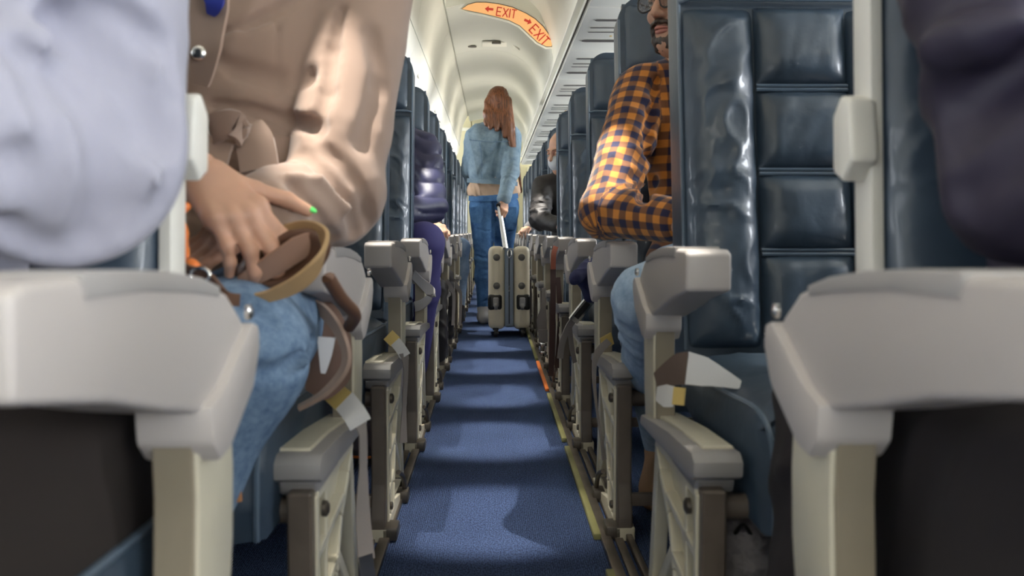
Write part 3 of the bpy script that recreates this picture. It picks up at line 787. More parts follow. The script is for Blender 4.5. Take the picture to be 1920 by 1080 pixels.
def frame(fwd, up):
    f = Vector(fwd).normalized(); u = Vector(up); u = (u - f * u.dot(f)).normalized(); r = f.cross(u).normalized()
    return Matrix((r, f, u)).transposed()          # local x=right, y=fwd, z=up
def head_prims(c, fwd, up, beard=False, female=False):
    """skin head; c is the centre of the skull"""
    M = frame(fwd, up); R = np.array(M, np.float32); c = Vector(c)
    T = lambda x, y, z: np.array(c + M @ Vector((x, y, z)), np.float32)
    P_ = [el(T(0, -.012, .025), (.074, .094, .098), R, .02), el(T(0, .022, -.035), (.060, .068, .078), R, .02),
          el(T(0, .072, -.098), (.024, .018, .016), R, .03), rc(T(-.05, .0, -.065), T(0, .055, -.10), .018, .018, .03), rc(T(.05, .0, -.065), T(0, .055, -.10), .018, .018, .03),
          el(T(0, .058, -.062), (.034, .030, .030), R, .02),
          rc(T(-.036, .076, .022), T(-.010, .086, .020), .009, .008, .02), rc(T(.036, .076, .022), T(.010, .086, .020), .009, .008, .02),
          el(T(-.032, .088, .000), (.018, .013, .012), R, .012, 'sub'), el(T(.032, .088, .000), (.018, .013, .012), R, .012, 'sub'),
          rc(T(-.030, .078, .001), T(-.032, .077, .001), .0125, .0125, .004), rc(T(.030, .078, .001), T(.032, .077, .001), .0125, .0125, .004),
          el(T(-.040, .066, -.028), (.020, .018, .016), R, .02), el(T(.040, .066, -.028), (.020, .018, .016), R, .02),
          rc(T(0, .090, .012), T(0, .110, -.030), .008, .011, .012), rc(T(-.011, .098, -.034), T(.011, .098, -.034), .0075, .0075, .008),
          rc(T(-.020, .080, -.062), T(0, .091, -.059), .005, .0065, .005), rc(T(.020, .080, -.062), T(0, .091, -.059), .005, .0065, .005),
          rc(T(-.017, .080, -.071), T(.017, .080, -.071), .0065, .0065, .006)]
    for s in (-1, 1):
        P_ += [el(T(s * .077, -.008, -.005), (.009, .020, .032), R, .008), el(T(s * .086, -.002, -.003), (.006, .011, .02), R, .004, 'sub')]
    return P_, T, R
def hand_prims(w, d, n, side=1, curl=(.3, .35, .4, .45), thumb=.5, scale=1.0, spread=.06, k=.006):
    """w wrist, d direction of the fingers, n back-of-hand normal, side +1 puts the thumb on the local +x"""
    y = Vector(d).normalized(); z = Vector(n); z = (z - y * z.dot(y)).normalized(); x = y.cross(z).normalized() * side
    W = Vector(w); S = scale
    T = lambda a, b, c: np.array(W + (x * a + y * b + z * c) * S, np.float32)
    out = [rc(T(0, -.03, 0), T(0, .01, 0), .024 * S, .024 * S, .015)]
    kx = (.029, .010, -.010, -.028); ky = (.088, .092, .087, .078)
    for i in range(4): out.append(rc(T(kx[i] * .55, .018, 0), T(kx[i], ky[i] - .008, 0), .0165 * S, .0125 * S, .014))
    tips = []
    ln = ((.042, .026, .021), (.047, .030, .022), (.043, .028, .021), (.034, .021, .019)); rr = (.0092, .0094, .0089, .0078)
    for i in range(4):
        p = Vector((kx[i], ky[i] - .004, 0)); ang = -curl[i] * .55; q = [p]; sx = spread * (1.5 - i)
        for j, L in enumerate(ln[i]):
            dv = Vector((sx * math.cos(ang), math.cos(ang), math.sin(ang))).normalized(); p = p + dv * L; q.append(p); ang -= curl[i] * (1.0, .8, .6)[j]
        for j in range(3):
            out.append(rc(T(*q[j]), T(*q[j + 1]), rr[i] * (1.05 - .07 * j) * S, rr[i] * (.98 - .08 * j) * S, k if j else .010))
        out.append(rc(T(q[0].x, q[0].y, .003), T(q[0].x, q[0].y - .004, .003), .0105 * S, .0105 * S, .008))
        tips.append((T(*q[3]), T(*q[2])))
    t0 = Vector((.018, .018, -.006)); t1 = Vector((.036 + .01 * (1 - thumb), .048, -.014)); t2 = t1 + Vector((.016 * (1 - thumb) + .004, .030, -.010 - .01 * thumb)); t3 = t2 + Vector((.004 - .012 * thumb, .026, -.006 - .008 * thumb))
    out += [rc(T(*t0), T(*t1), .017 * S, .0125 * S, .016), rc(T(*t1), T(*t2), .0115 * S, .0102 * S, .006), rc(T(*t2), T(*t3), .0102 * S, .0082 * S, .004)]
    tips.append((T(*t3), T(*t2)))
    return out, tips
def part(name, prims, res, m, parent, disp=None, label=None, uv=None):
    me = isosurf(prims, res, disp)
    if uv: set_uv(me, uv)
    return link(name, me, m, parent, True, label=label)
def join_body(name, meshes, m, parent):
    bm = bmesh.new()
    for me in meshes: bm.from_mesh(me)
    me = bpy.data.meshes.new('mesh'); bm.to_mesh(me); bm.free(); me.shade_smooth()
    return link(name, me, m, parent, True)
def hit(prims, px, py, d0=.04, d1=9.0):
    """where the line of sight through a pixel meets a solid"""
    o = np.array(CAM, np.float32); d = np.array((P(px, py, 1.0) - CAM).normalized(), np.float32); t = d0
    for _ in range(90):
        v = float(evalf(prims, (o + d * t)[None])[0])
        if v < .0006: return Vector(o + d * t), Vector(d)
        t += v * .9
        if t > d1: return None, None
    return Vector(o + d * t), Vector(d)
def creases(prims, lines):
    """fold valleys (radius > 0) and raised folds (radius < 0) laid on a solid along pixel paths: [(points, radius, depth)]"""
    out = []
    for pts, r, dep in lines:
        q = []
        for p in pts:
            h, d = hit(prims, *p)
            if h is not None: q.append((h, d))
        n = len(q)
        for i in range(n - 1):
            ra = abs(r) * (.45 + .55 * math.sin(math.pi * (i + .5) / n)) if n > 2 else abs(r)
            if r > 0:
                a = q[i][0] - q[i][1] * (ra - dep); b = q[i + 1][0] - q[i + 1][1] * (ra - dep)
                c = rc(a, b, ra); c['op'] = 'sub'; c['k'] = abs(r) * .6
            else:
                a = q[i][0] + q[i][1] * (ra - dep); b = q[i + 1][0] + q[i + 1][1] * (ra - dep)
                c = rc(a, b, ra, k=abs(r) * 1.0)
            out.append(c)
    return out
def ball(c, r, M=None):
    bm = bmesh.new(); bmesh.ops.create_uvsphere(bm, u_segments=14, v_segments=10, radius=1)
    A = Matrix.Translation(Vector(c)) @ ((M.to_4x4()) if M is not None else Matrix.Identity(4)) @ Matrix.Diagonal((*r, 1))
    bm.transform(A); return bm_mesh(bm)
def features(o, T, R, hair, mouth=True):
    M = Matrix([list(map(float, row)) for row in R])
    for s in (-1, 1):
        e = link('eye', ball(T(s * .032, .0795, .001), (.0118, .0118, .0118), M), MATS['eye_white'], o, True)
        link('iris', ball(T(s * .032, .0885, .001), (.0052, .0034, .0052), M), MATS['iris_brown'], e, True)
        link('eyelid', ball(T(s * .032, .0792, .0045), (.0142, .0128, .0108), M), SKIN, o, True)
        link('eyebrow', tube([T(s * .014, .097, .023), T(s * .030, .096, .028), T(s * .046, .084, .024)], .0032, 6, smoothn=3), hair, o, True)
    if mouth:
        link('lip', tube([T(-.021, .0815, -.066), T(-.008, .0965, -.0625), T(.008, .0965, -.0625), T(.021, .0815, -.066)], .0040, 8, smoothn=4), MATS['lip_pink'], o, True)
        link('lip', tube([T(-.020, .0815, -.068), T(-.007, .0935, -.0715), T(.007, .0935, -.0715), T(.020, .0815, -.068)], .0048, 8, smoothn=4), MATS['lip_pink'], o, True)
def lerp(a, b, t): return Vector(a).lerp(Vector(b), t)
def torso_prims(J, grow=0.0, k=.05):
    sl, sr, ch, wa, hl, hr, nk = [Vector(J[q]) for q in ('sl', 'sr', 'chest', 'waist', 'hl', 'hr', 'neck')]
    ax = (sr - sl).normalized(); g = grow
    return [rc(lerp(sl, ch, .28), lerp(sr, ch, .28), .062 + g, .062 + g, k), rc(ch - ax * .075, ch + ax * .075, .098 + g, .098 + g, k), rc(lerp(ch, wa, .5) - ax * .065, lerp(ch, wa, .5) + ax * .065, .092 + g, .092 + g, k),
            rc(wa - ax * .06, wa + ax * .06, .090 + g, .090 + g, k), rc(lerp(hl, wa, .15), lerp(hr, wa, .15), .095 + g, .095 + g, k),
            rc(lerp(nk, ch, .2), lerp(nk, ch, .6), .05 + g, .07 + g, k),
            rc(lerp(nk, ch, .05), lerp(lerp(nk, ch, .12), sl, .80), .038 + g, .056 + g, .03), rc(lerp(nk, ch, .05), lerp(lerp(nk, ch, .12), sr, .80), .038 + g, .056 + g, .03)]
def arm_prims(J, s, g=0.0, r=(.052, .043, .030), k=.02, end=1.0, k0=.03):
    a, b, c = Vector(J['s' + s]), Vector(J['e' + s]), Vector(J['w' + s])
    return [rc(a, b, r[0] + g, r[1] + g, k0), rc(b, lerp(b, c, end), r[1] + g, r[2] + (r[1] - r[2]) * (1 - end) + g, k)]
def leg_prims(J, s, g=0.0, r=(.080, .056, .036), k=.03, end=1.0):
    a, b, c = Vector(J['h' + s]), Vector(J['k' + s]), Vector(J['a' + s])
    m = lerp(b, c, .35)
    return [rc(a, b, r[0] + g, r[1] + g, k), rc(b, m, r[1] + g, r[1] * .95 + g, k), rc(m, lerp(b, c, end), r[1] * .93 + g, r[2] + g, k)]
def shoe_prims(ankle, toe, g=0.0, h=.03):
    a, t = Vector(ankle), Vector(toe); d = (t - a); d.z = 0; d.normalize(); heel = Vector((a.x, a.y, t.z)) - d * .03
    return [rc(a + Vector((0, 0, .02)), heel + Vector((0, 0, .015)), .040 + g, .036 + g, .02), rc(heel + Vector((0, 0, .005)), t, .036 + g, .036 + g, .03), rc(lerp(a, t, .2) + Vector((0, 0, .01)), lerp(a, t, .75), .036 + g, .03 + g, .03)]
def seated(X, Y, sgn=1, lean=0.0, face=(0, -1, 0), h=1.0):
    """default joints of a seated figure that faces the camera end; X centre, Y seat back plane; l/r = image left/right"""
    J = dict(hl=(X - .085, Y - .16, .53), hr=(X + .085, Y - .16, .53), waist=(X, Y - .14, .68), chest=(X + lean * .5, Y - .11, .90), neck=(X + lean, Y - .10, 1.10),
             sl=(X - .17 + lean, Y - .10, 1.04), sr=(X + .17 + lean, Y - .10, 1.04), el=(X - .23 + lean, Y - .17, .76), er=(X + .23 + lean, Y - .17, .76),
             wl=(X - .12, Y - .40, .70), wr=(X + .12, Y - .40, .70), kl=(X - .11, Y - .60, .55), kr=(X + .11, Y - .60, .55),
             al=(X - .10, Y - .62, .10), ar=(X + .10, Y - .62, .10), head=(X + lean, Y - .12, 1.235))
    J['tl'] = (J['al'][0], J['al'][1] - .16, .035); J['tr'] = (J['ar'][0], J['ar'][1] - .16, .035)
    return J
def dress(name, label, J, top, trousers, shoes, hair, res=.011, fine=.0045, face=(0, -1, 0), top_disp=None, trouser_disp=None, top_name='jacket', trouser_name='trousers', shoe_name='shoe', hands='lr', hand_spec=None, head=True,
          hair_prims=None, sleeve_end=.93, tg=.014, lg=.010, uv=False, shoes_vis=True, hand_res=None, top_extra=(), arm_r=(.052, .043, .030), hair_res=.007, leg_r=(.080, .056, .036), face_on=True, top_cut=(), top_creases=(), trouser_creases=(), arm_k=.012, hip_r=.098, waist_cut=()):
    J = {k: Vector(v) for k, v in J.items()}
    o = thing(name, label, 'person', (J['waist'].x, J['waist'].y, 0))
    sl_ = sleeve_end if isinstance(sleeve_end, dict) else {'l': sleeve_end, 'r': sleeve_end}
    body = torso_prims(J, -.030)
    for s in 'lr': body += arm_prims(J, s, r=(arm_r[0] - .022, arm_r[1] - (.022 if sl_[s] > .8 else .006), .028)) + leg_prims(J, s, r=(leg_r[0] - .025, leg_r[1] - .022, leg_r[2] - .012))
    for s in 'lr': body += shoe_prims(J['a' + s], J['t' + s], -.008)
    body.append(rc(J['neck'], lerp(J['neck'], J['head'], .6), .052, .05, .03))
    tsl = sleeve_end if isinstance(sleeve_end, dict) else {'l': sleeve_end, 'r': sleeve_end}
    tp = torso_prims(J, tg) + list(top_cut) + arm_prims(J, 'l', tg, end=tsl['l'], r=arm_r, k0=arm_k) + arm_prims(J, 'r', tg, end=tsl['r'], r=arm_r, k0=arm_k) + list(top_extra)
    ctp = creases(tp, top_creases); tp += ctp
    tr = [rc(lerp(J['hl'], J['waist'], .2), lerp(J['hr'], J['waist'], .2), hip_r, hip_r, .04)] + list(waist_cut) + leg_prims(J, 'l', lg, end=.93, r=leg_r) + leg_prims(J, 'r', lg, end=.93, r=leg_r)
    ctr = creases(tr, trouser_creases); tr += ctr
    for q in ctp + ctr:
        if q['op'] == 'sub': body.append(rc(q['a'], q['b'], q['r'] + .004, k=.006)); body[-1]['op'] = 'sub'
    ms = []
    hp, T, R = head_prims(J['head'], face, (0, 0, 1))
    if head: ms.append(isosurf(hp + [rc(J['neck'], lerp(J['neck'], J['head'], .5), .05, .048, .03)], fine))
    for s in 'lr':
        sp = (hand_spec or {}).get(s, {})
        d = sp.pop('d', (J['w' + s] - J['e' + s])); n = sp.pop('n', (0, -.3, 1)); sd = sp.pop('side', 1 if s == 'l' else -1)
        prs, tips = hand_prims(J['w' + s], d, n, sd, **sp)
        body_h = isosurf(prs, hand_res or fine, pad=.01); ms.append(body_h); o['tips_' + s] = 0; del o['tips_' + s]
    ms.insert(0, isosurf(body, res))
    join_body('body', ms, SKIN, o)
    bones = None
    if uv: bones = [(J['sl'], J['el'], .065, False), (J['el'], J['wl'], .055, False), (J['sr'], J['er'], .065, False), (J['er'], J['wr'], .055, False), (J['chest'], J['waist'], .16, True)]
    part(top_name, tp, res * .7 if top_disp else res, top, o, top_disp, uv=bones)
    part(trouser_name, tr, res * .8, trousers, o, trouser_disp)
    if shoes is not None:
        for s in 'lr': part(shoe_name, shoe_prims(J['a' + s], J['t' + s], .002), .008, shoes, o)
    if hair is not None:
        hpz = hair_prims(T, R, J) if hair_prims else [el(T(0, -.022, .038), (.084, .100, .098), R, .01), el(T(0, .075, -.03), (.072, .05, .09), R, .012, 'sub')]
        part('hair', hpz, hair_res, hair, o, folds(.004, 60, (1, 0, 0), 3))
    if face_on and hair is not None: features(o, T, R, hair, face_on != 'eyes')
    return o, J, T, R
# ------------------------------------------------------------------ people
HOODIE = mat('lavender_grey_knit', (.37, .37, .45), .85, bump=.2, bscale=500, dist=.0006, spec=.2, sheen=.2)
COAT = mat('beige_coat', (.335, .235, .185), .8, bump=.15, bscale=500, dist=.0005, spec=.2, sheen=.3)
NAVYJ = mat('dark_navy_jacket', (.020, .016, .036), .6, bump=.2, bscale=300, dist=.0006)
PUFF = mat('navy_puffer', (.030, .032, .085), .5, bump=.3, bscale=60, dist=.002)
VIOLET = mat('violet_blue_trousers', (.045, .040, .17), .75, bump=.2, bscale=400, dist=.0006)
BLACKL = mat('black_leather', (.020, .017, .017), .6, bump=.3, bscale=40, dist=.002)
DARKTR = mat('dark_trousers', (.03, .025, .03), .8)
DENIM = denim('blue_denim', (.075, .13, .225), (.27, .38, .52), 60)
DENIM_LT = denim('light_denim', (.22, .33, .48), (.48, .60, .74), 40)
DENIM_BL = denim('bright_blue_denim', (.035, .10, .26), (.11, .25, .48), 30)
DENIM_JK = denim('washed_denim_jacket', (.14, .215, .285), (.29, .385, .46), 26)
CREAMSH = mat('cream_shirt', (.72, .50, .34), .8, var=.1)
TAN = mat('tan_suede', (.42, .25, .14), .85, bump=.3, bscale=200, dist=.001)
SHOEW = mat('pale_leather', (.60, .57, .54), .5)
SHOED = mat('dark_shoe', (.03, .025, .022), .5)
def hairmat(name, a, b_):
    m, nt, b = new_mat(name)
    tc = N(nt, 'ShaderNodeTexCoord'); mp = N(nt, 'ShaderNodeMapping'); mp.inputs['Scale'].default_value = (170, 170, 5); nt.links.new(tc.outputs['Object'], mp.inputs[0])
    n = N(nt, 'ShaderNodeTexNoise', Scale=1.0, Detail=3.0); nt.links.new(mp.outputs[0], n.inputs['Vector'])
    cr = N(nt, 'ShaderNodeValToRGB'); cr.color_ramp.elements[0].position = .35; cr.color_ramp.elements[0].color = (*a, 1); cr.color_ramp.elements[1].position = .68; cr.color_ramp.elements[1].color = (*b_, 1)
    nt.links.new(n.outputs['Fac'], cr.inputs[0]); nt.links.new(cr.outputs[0], b.inputs['Base Color']); b.inputs['Roughness'].default_value = .42
    bp = N(nt, 'ShaderNodeBump', Strength=.6, Distance=.004); nt.links.new(n.outputs['Fac'], bp.inputs['Height']); nt.links.new(bp.outputs[0], b.inputs['Normal'])
    return m
AUBURN = hairmat('auburn_hair', (.07, .022, .008), (.24, .085, .030)); DARKH = hairmat('dark_brown_hair', (.018, .010, .007), (.07, .038, .022)); SANDY = hairmat('sandy_hair', (.20, .10, .05), (.42, .24, .13))

mat('eye_white', (.8, .78, .74), .2); mat('iris_brown', (.06, .03, .015), .15); mat('lip_pink', (.50, .20, .16), .45)
# 1. person in the lavender-grey sweatshirt, nearest on the left
J = seated(-.55, .86)
J.update(sr=(-.338, .80, 1.03), er=(-.312, .66, .728), wr=(-.50, .50, .745), sl=(-.72, .78, 1.03), neck=(-.53, .78, 1.12), head=(-.53, .76, 1.26),
         kr=(-.50, .26, .56), kl=(-.66, .26, .56), ar=(-.50, .24, .12), al=(-.66, .24, .12), tr=(-.50, .10, .035), tl=(-.66, .10, .035))
fd = folds(.004, 18, (.6, 0, -.8), 8)
HC = [([(180, 20), (230, 35), (275, 65)], .016, 0.024), ([(108, 45), (170, 75), (240, 130), (285, 205), (300, 245)], .024, 0.039), ([(115, 135), (165, 180), (212, 240), (228, 320), (212, 400), (175, 450)], .020, 0.036),
      ([(275, 290), (262, 360), (222, 430)], .010, 0.015), ([(330, 320), (305, 390), (250, 450)], .009, 0.013), ([(40, 300), (110, 380), (90, 460)], .02, 0.015), ([(10, 430), (90, 480), (160, 485)], .014, 0.018),
      ([(30, 90), (90, 170), (120, 250), (110, 330)], .014, 0.018), ([(310, 80), (332, 180), (335, 270)], .010, 0.012)]
dress('person', 'person in a lavender-grey sweatshirt seated nearest on the left, elbow on the armrest', J, HOODIE, mat('pale_trousers', (.62, .62, .70), .8), SHOED, DARKH,
      top_disp=fd, top_name='sweatshirt', arm_r=(.066, .064, .036), tg=.018, res=.008, fine=.006, top_creases=HC)

# 2. woman in the beige trench coat
J = seated(-.43, 1.60)
J.update(hl=(-.53, 1.42, .54), hr=(-.355, 1.40, .55), waist=(-.455, 1.43, .74), chest=(-.435, 1.46, .96), neck=(-.41, 1.47, 1.13), head=(-.40, 1.42, 1.28), sl=(-.56, 1.47, 1.07), sr=(-.200, 1.47, 1.08),
         er=(-.236, 1.33, .726), wr=tuple(P(500, 405, 1.20)), el=(-.60, 1.28, .78), wl=tuple(P(368, 322, 1.11)), kl=(-.43, .95, .545), kr=tuple(P(432, 668, 1.09)),
         al=(-.49, .98, .12), ar=(-.52, .98, .12), tl=(-.49, .84, .035), tr=(-.52, .84, .035))
fd = sumf(folds(.004, 20, (.5, 0, 1), 2), local_folds((-.24, 1.28, .73), .12, .007, 40, (.6, .2, .8), 11))
CC = [([(640, 20), (622, 90), (612, 170), (590, 240), (560, 290)], .012, .012), ([(560, 280), (600, 300), (640, 345), (668, 400), (672, 440)], .013, .013), ([(600, 270), (650, 310), (690, 370), (696, 430)], .010, .009), ([(548, 345), (580, 380), (612, 430), (625, 455)], .010, .010), ([(505, 350), (520, 380), (518, 420)], .009, .008), ([(700, 60), (720, 160), (690, 260)], .02, .006), ([(380, 70), (450, 50), (520, 20), (590, -20)], .010, .010), ([(385, 95), (440, 130), (520, 150), (570, 140)], .018, .010), ([(400, 195), (460, 205), (540, 225), (600, 235)], .012, .012), ([(520, 10), (520, 80), (515, 180)], .004, .004), ([(540, 330), (600, 335), (650, 390)], -.012, .008)]
woman, J2, T2, R2 = dress('person', 'woman in a belted beige trench coat and blue jeans seated second on the left', J, COAT, DENIM, mat('grey_beige_boot', (.42, .38, .35), .7), AUBURN,
      top_disp=fd, top_name='coat', hair_prims=lambda T, R, J: [el(T(0, -.020, .040), (.086, .102, .098), R, .01), el(T(0, .078, -.03), (.060, .05, .085), R, .012, 'sub')] + [rc(T(s * .075, -.01, .03), T(s * .088, .0, -.09), .026, .026, .02) for s in (-1, 1)] + [rc(T(s * .088, .0, -.09), T(s * .095, .03, -.20), .026, .014, .02) for s in (-1, 1)] + [rc(T(0, -.07, 0), T(0, -.085, -.16), .06, .03, .02)], arm_r=(.056, .051, .036), tg=.024, sleeve_end={'l': .55, 'r': 1.0}, top_creases=CC, trouser_creases=[([(345, 560), (420, 560), (520, 600)], .010, .010), ([(470, 700), (540, 690), (590, 640)], .012, .008)], res=.008, fine=.006, hand_res=.0026, leg_r=(.094, .080, .046), lg=.008,
      hand_spec={'l': dict(d=(.52, -.22, -.50), n=(.36, -.70, .62), side=-1, curl=(.60, .62, .62, .6), thumb=-.6, scale=1.0, spread=.10), 'r': dict(d=(-.5, -.4, -.3), n=(0, -.5, .8), side=-1, scale=.9)},
      top_extra=[rc((-.53, 1.36, .60), (-.35, 1.36, .60), .105, .105, .05), rc((-.37, 1.40, .60), (-.36, 1.28, .60), .088, .07, .04)])
# nail polish: small green nails on the visible hand
wl = J2['wl']; _, tips = hand_prims(wl, (.52, -.22, -.50), (.36, -.70, .62), -1, (.60, .62, .62, .6), -.6, 1.0, .10)
GREENN = mat('green_nail', (.12, .72, .16), .25)
for (tp, pv) in (tips[4],):
    d = Vector(tp - pv).normalized(); c = Vector(tp) + d * .006 + Vector((0, -.3, .9)).normalized() * .005
    part('fingernail', [el(tuple(c), (.0055, .0085, .003), frame(d, (0, -.4, .9)), .01)], .0012, GREENN, woman, label='green painted thumbnail')
# coat belt, buckle tail and knot
bz = .775
ring = [(-.452 + .196 * math.cos(a), 1.425 + .128 * math.sin(a), bz + .016 * math.cos(a)) for a in [math.pi * 2 * k / 28 for k in range(29)]]
link('coat_belt', ribbon(ring, .044, .006, side=(0, 0, 1), smoothn=1), COAT, woman, True)
link('belt_tail', ribbon([P(462, 238, 1.255), P(478, 268, 1.235), P(487, 318, 1.225)], [.046, .052, .052], .006, side=(1, 0, .1)), COAT, woman, True)
def torus_pts(c, ax1, ax2, r1, r2, n=10): return [Vector(c) + Vector(ax1) * r1 * math.cos(2 * math.pi * k / n) + Vector(ax2) * r2 * math.sin(2 * math.pi * k / n) for k in range(n + 1)]
kc = P(428, 243, 1.235)
link('belt_knot', ribbon(torus_pts(kc, (1, 0, .2), (-.2, -.3, 1), .026, .021), .034, .006, side=(.1, -1, .1), smoothn=3), COAT, woman, True)
link('belt_knot', ribbon([P(385, 262, 1.25), P(405, 240, 1.215), P(440, 232, 1.21), P(455, 262, 1.23)], [.03, .038, .036, .03], .006, side=(0, -.3, 1)), COAT, woman, True)
link('belt_knot', ribbon([P(420, 262, 1.23), P(405, 285, 1.22), P(392, 318, 1.21)], [.03, .04, .045], .006, side=(1, 0, 0)), COAT, woman, True)
# coat seam and buttons
link('coat_button', lathe(P(374, 100, 1.25), (0, -1, 0), [(.009, 0), (.010, .004), (.006, .007), (.001, .007)], 14), STEEL, woman, True)
link('lapel', ribbon([P(400, -60, 1.27), P(392, 20, 1.26), P(384, 90, 1.25), P(378, 160, 1.265)], [.05, .06, .05, .02], .006, side=(1, -.3, 0)), COAT, woman, True)
link('scarf', ribbon([P(395, -40, 1.25), P(402, 2, 1.24), P(396, 26, 1.25)], [.03, .026, .01], .008, side=(1, 0, 0)), mat('blue_scarf', (.03, .05, .35), .5), woman, True)
# skirt of the coat hanging beside the thigh: outside beige, lining darker
LINING = mat('coat_lining', (.20, .115, .085), .6)
sk = [P(552, 566, 1.30), P(600, 578, 1.27), P(640, 630, 1.23), P(648, 685, 1.22), P(610, 735, 1.22), P(560, 765, 1.22)]
link('coat_hem', ribbon(sk, [.020, .020, .016, .016, .016, .012], .006, side=(.55, -.6, .1), smoothn=8), COAT, woman, True)
sk2 = [P(560, 580, 1.32), P(592, 600, 1.31), P(610, 645, 1.30), P(612, 700, 1.30), P(590, 740, 1.30)]
link('coat_lining', ribbon(sk2, [.06, .07, .075, .07, .03], .006, side=(1, .15, 0), smoothn=8), LINING, woman, True)
link('pocket_bag', ribbon([P(612, 632, 1.245), P(610, 665, 1.245), P(606, 700, 1.245)], [.026, .018, .006], .004, side=(1, .1, 0)), mat('white_cotton', (.75, .75, .78), .8), woman, True)

# leather bag on her lap
BROWN = mat('brown_leather', (.13, .062, .035), .5, bump=.3, bscale=80, dist=.001, var=.2); BUFF = mat('buff_leather', (.42, .27, .13), .55)
bag = thing('leather_bag', 'brown leather bag with a buff edge on the lap of the woman in the coat', 'bag', P(520, 500, 1.08))
c = P(528, 496, 1.115)
Rb = np.array(frame((.80, -.25, .45), (-.3, -.5, .8)), np.float32)
part('body', [el(tuple(c), (.030, .072, .036), Rb, .02), el(tuple(c + Vector((.012, -.030, .014))), (.019, .052, .026), Rb, .01, 'sub')], .0032, BROWN, bag)
link('edge_binding', ribbon([P(444, 562, 1.06), P(500, 556, 1.055), P(560, 530, 1.05), P(600, 488, 1.055), P(610, 448, 1.08), P(585, 424, 1.10), P(545, 424, 1.12), P(505, 440, 1.13)], [.010, .014, .022, .028, .022, .012, .008, .006], .005, side=(.3, -.5, .8)), BUFF, bag, True)
link('flap', ribbon([P(455, 530, 1.09), P(510, 498, 1.085), P(560, 465, 1.09), P(594, 440, 1.10)], [.02, .030, .032, .012], .004, side=(-.3, -.5, .6)), mat('tan_flap', (.34, .20, .14), .5), bag, True)
link('strap', tube([P(615, 520, 1.12), P(640, 560, 1.15), P(665, 590, 1.20), P(655, 612, 1.26)], .009, 8, smoothn=5), BROWN, bag, True)
link('strap', ribbon([P(330, 488, .98), P(352, 508, .97), P(388, 520, .965), P(420, 556, .97), P(447, 563, 1.0)], .014, .004, side=(0, -.3, 1)), BROWN, bag, True)
fr = thing('orange_purse', 'small orange fringed purse half under the hand of the woman in the coat', 'purse', P(345, 440, 1.0))
part('body', [el(tuple(P(343, 388, 1.06)), (.010, .010, .007), None), el(tuple(P(354, 502, .985)), (.016, .012, .012), None, .01), rc(P(343, 395, 1.055), P(348, 480, 1.0), .004, .006, .01)], .003, ORANGE, fr, folds(.003, 120, (1, 0, .4), 3))
link('buckle', tube(torus_pts(P(376, 516, .955), (1, 0, 0), (0, 0, 1), .010, .008, 12), .002, 6), STEEL, fr, True)
for dx in (0, 5, 9):
    link('tassel', tube([P(432 + dx, 800, 1.06), P(438 + dx * .6, 860, 1.05), P(445 + dx * .4, 940, 1.05)], .0035, 6, smoothn=3), mat('tassel_leather', (.45, .20, .08), .6) if 'tassel_leather' not in MATS else MATS['tassel_leather'], fr, True)

# 3. man in the check shirt
J = seated(.57, 2.42)
J.update(hl=(.47, 2.22, .55), hr=(.65, 2.22, .55), waist=(.56, 2.26, .72), chest=(.55, 2.28, .93), neck=(.49, 2.26, 1.07), head=(.462, 2.16, 1.205), sl=(.376, 2.28, 1.015), sr=(.72, 2.29, 1.01),
         el=(.258, 2.03, .715), wl=(.385, 1.84, .690), er=(.76, 2.15, .74), wr=(.55, 1.90, .66), kl=tuple(P(1218, 562, 1.79)), kr=(.60, 1.80, .54), al=tuple(P(1240, 842, 2.28)), ar=(.60, 1.85, .12),
         tl=(.385, 2.10, .04), tr=(.60, 1.70, .035))
fd = sumf(local_folds((.30, 2.06, .75), .12, .010, 50, (.3, .3, -.9), 21), local_folds((.5, 2.18, .85), .2, .006, 34, (.8, 0, .5), 6), folds(.0025, 22, (.5, 0, .9), 9))
man, J3, T3, R3 = dress('person', 'bearded man in orange and navy check shirt and glasses seated third on the right', J, PLAID, DENIM_LT, TAN, DARKH, face=(-.80, -.60, -.02),
      top_disp=fd, top_name='shirt', arm_r=(.060, .050, .034), tg=.013, res=.008, fine=.0035, uv=True, leg_r=(.078, .060, .036), shoe_name='ankle_boot',
      trouser_disp=local_folds((.31, 1.82, .46), .14, .007, 60, (0, .3, 1), 2), top_creases=[([(1232, 150), (1222, 210), (1215, 280), (1218, 340), (1205, 375)], .018, .022)])
T = T3; R = R3
beard = [el(T(0, .066, -.092), (.036, .028, .030), R, .02), rc(T(-.055, .018, -.055), T(-.020, .062, -.098), .014, .016, .02), rc(T(.055, .018, -.055), T(.020, .062, -.098), .014, .016, .02),
         rc(T(-.022, .093, -.052), T(0, .101, -.049), .006, .006, .006), rc(T(.022, .093, -.052), T(0, .101, -.049), .006, .006, .006),
         rc(T(-.028, .088, -.058), T(-.028, .078, -.085), .007, .01, .01), rc(T(.028, .088, -.058), T(.028, .078, -.085), .007, .01, .01)]
part('beard', beard, .003, DARKH, man, folds(.002, 200, (1, 0, 0), 4))
gl = thing('eyeglasses', 'dark-rimmed glasses on the face of the man in the check shirt', 'glasses', tuple(T(0, .11, 0)))
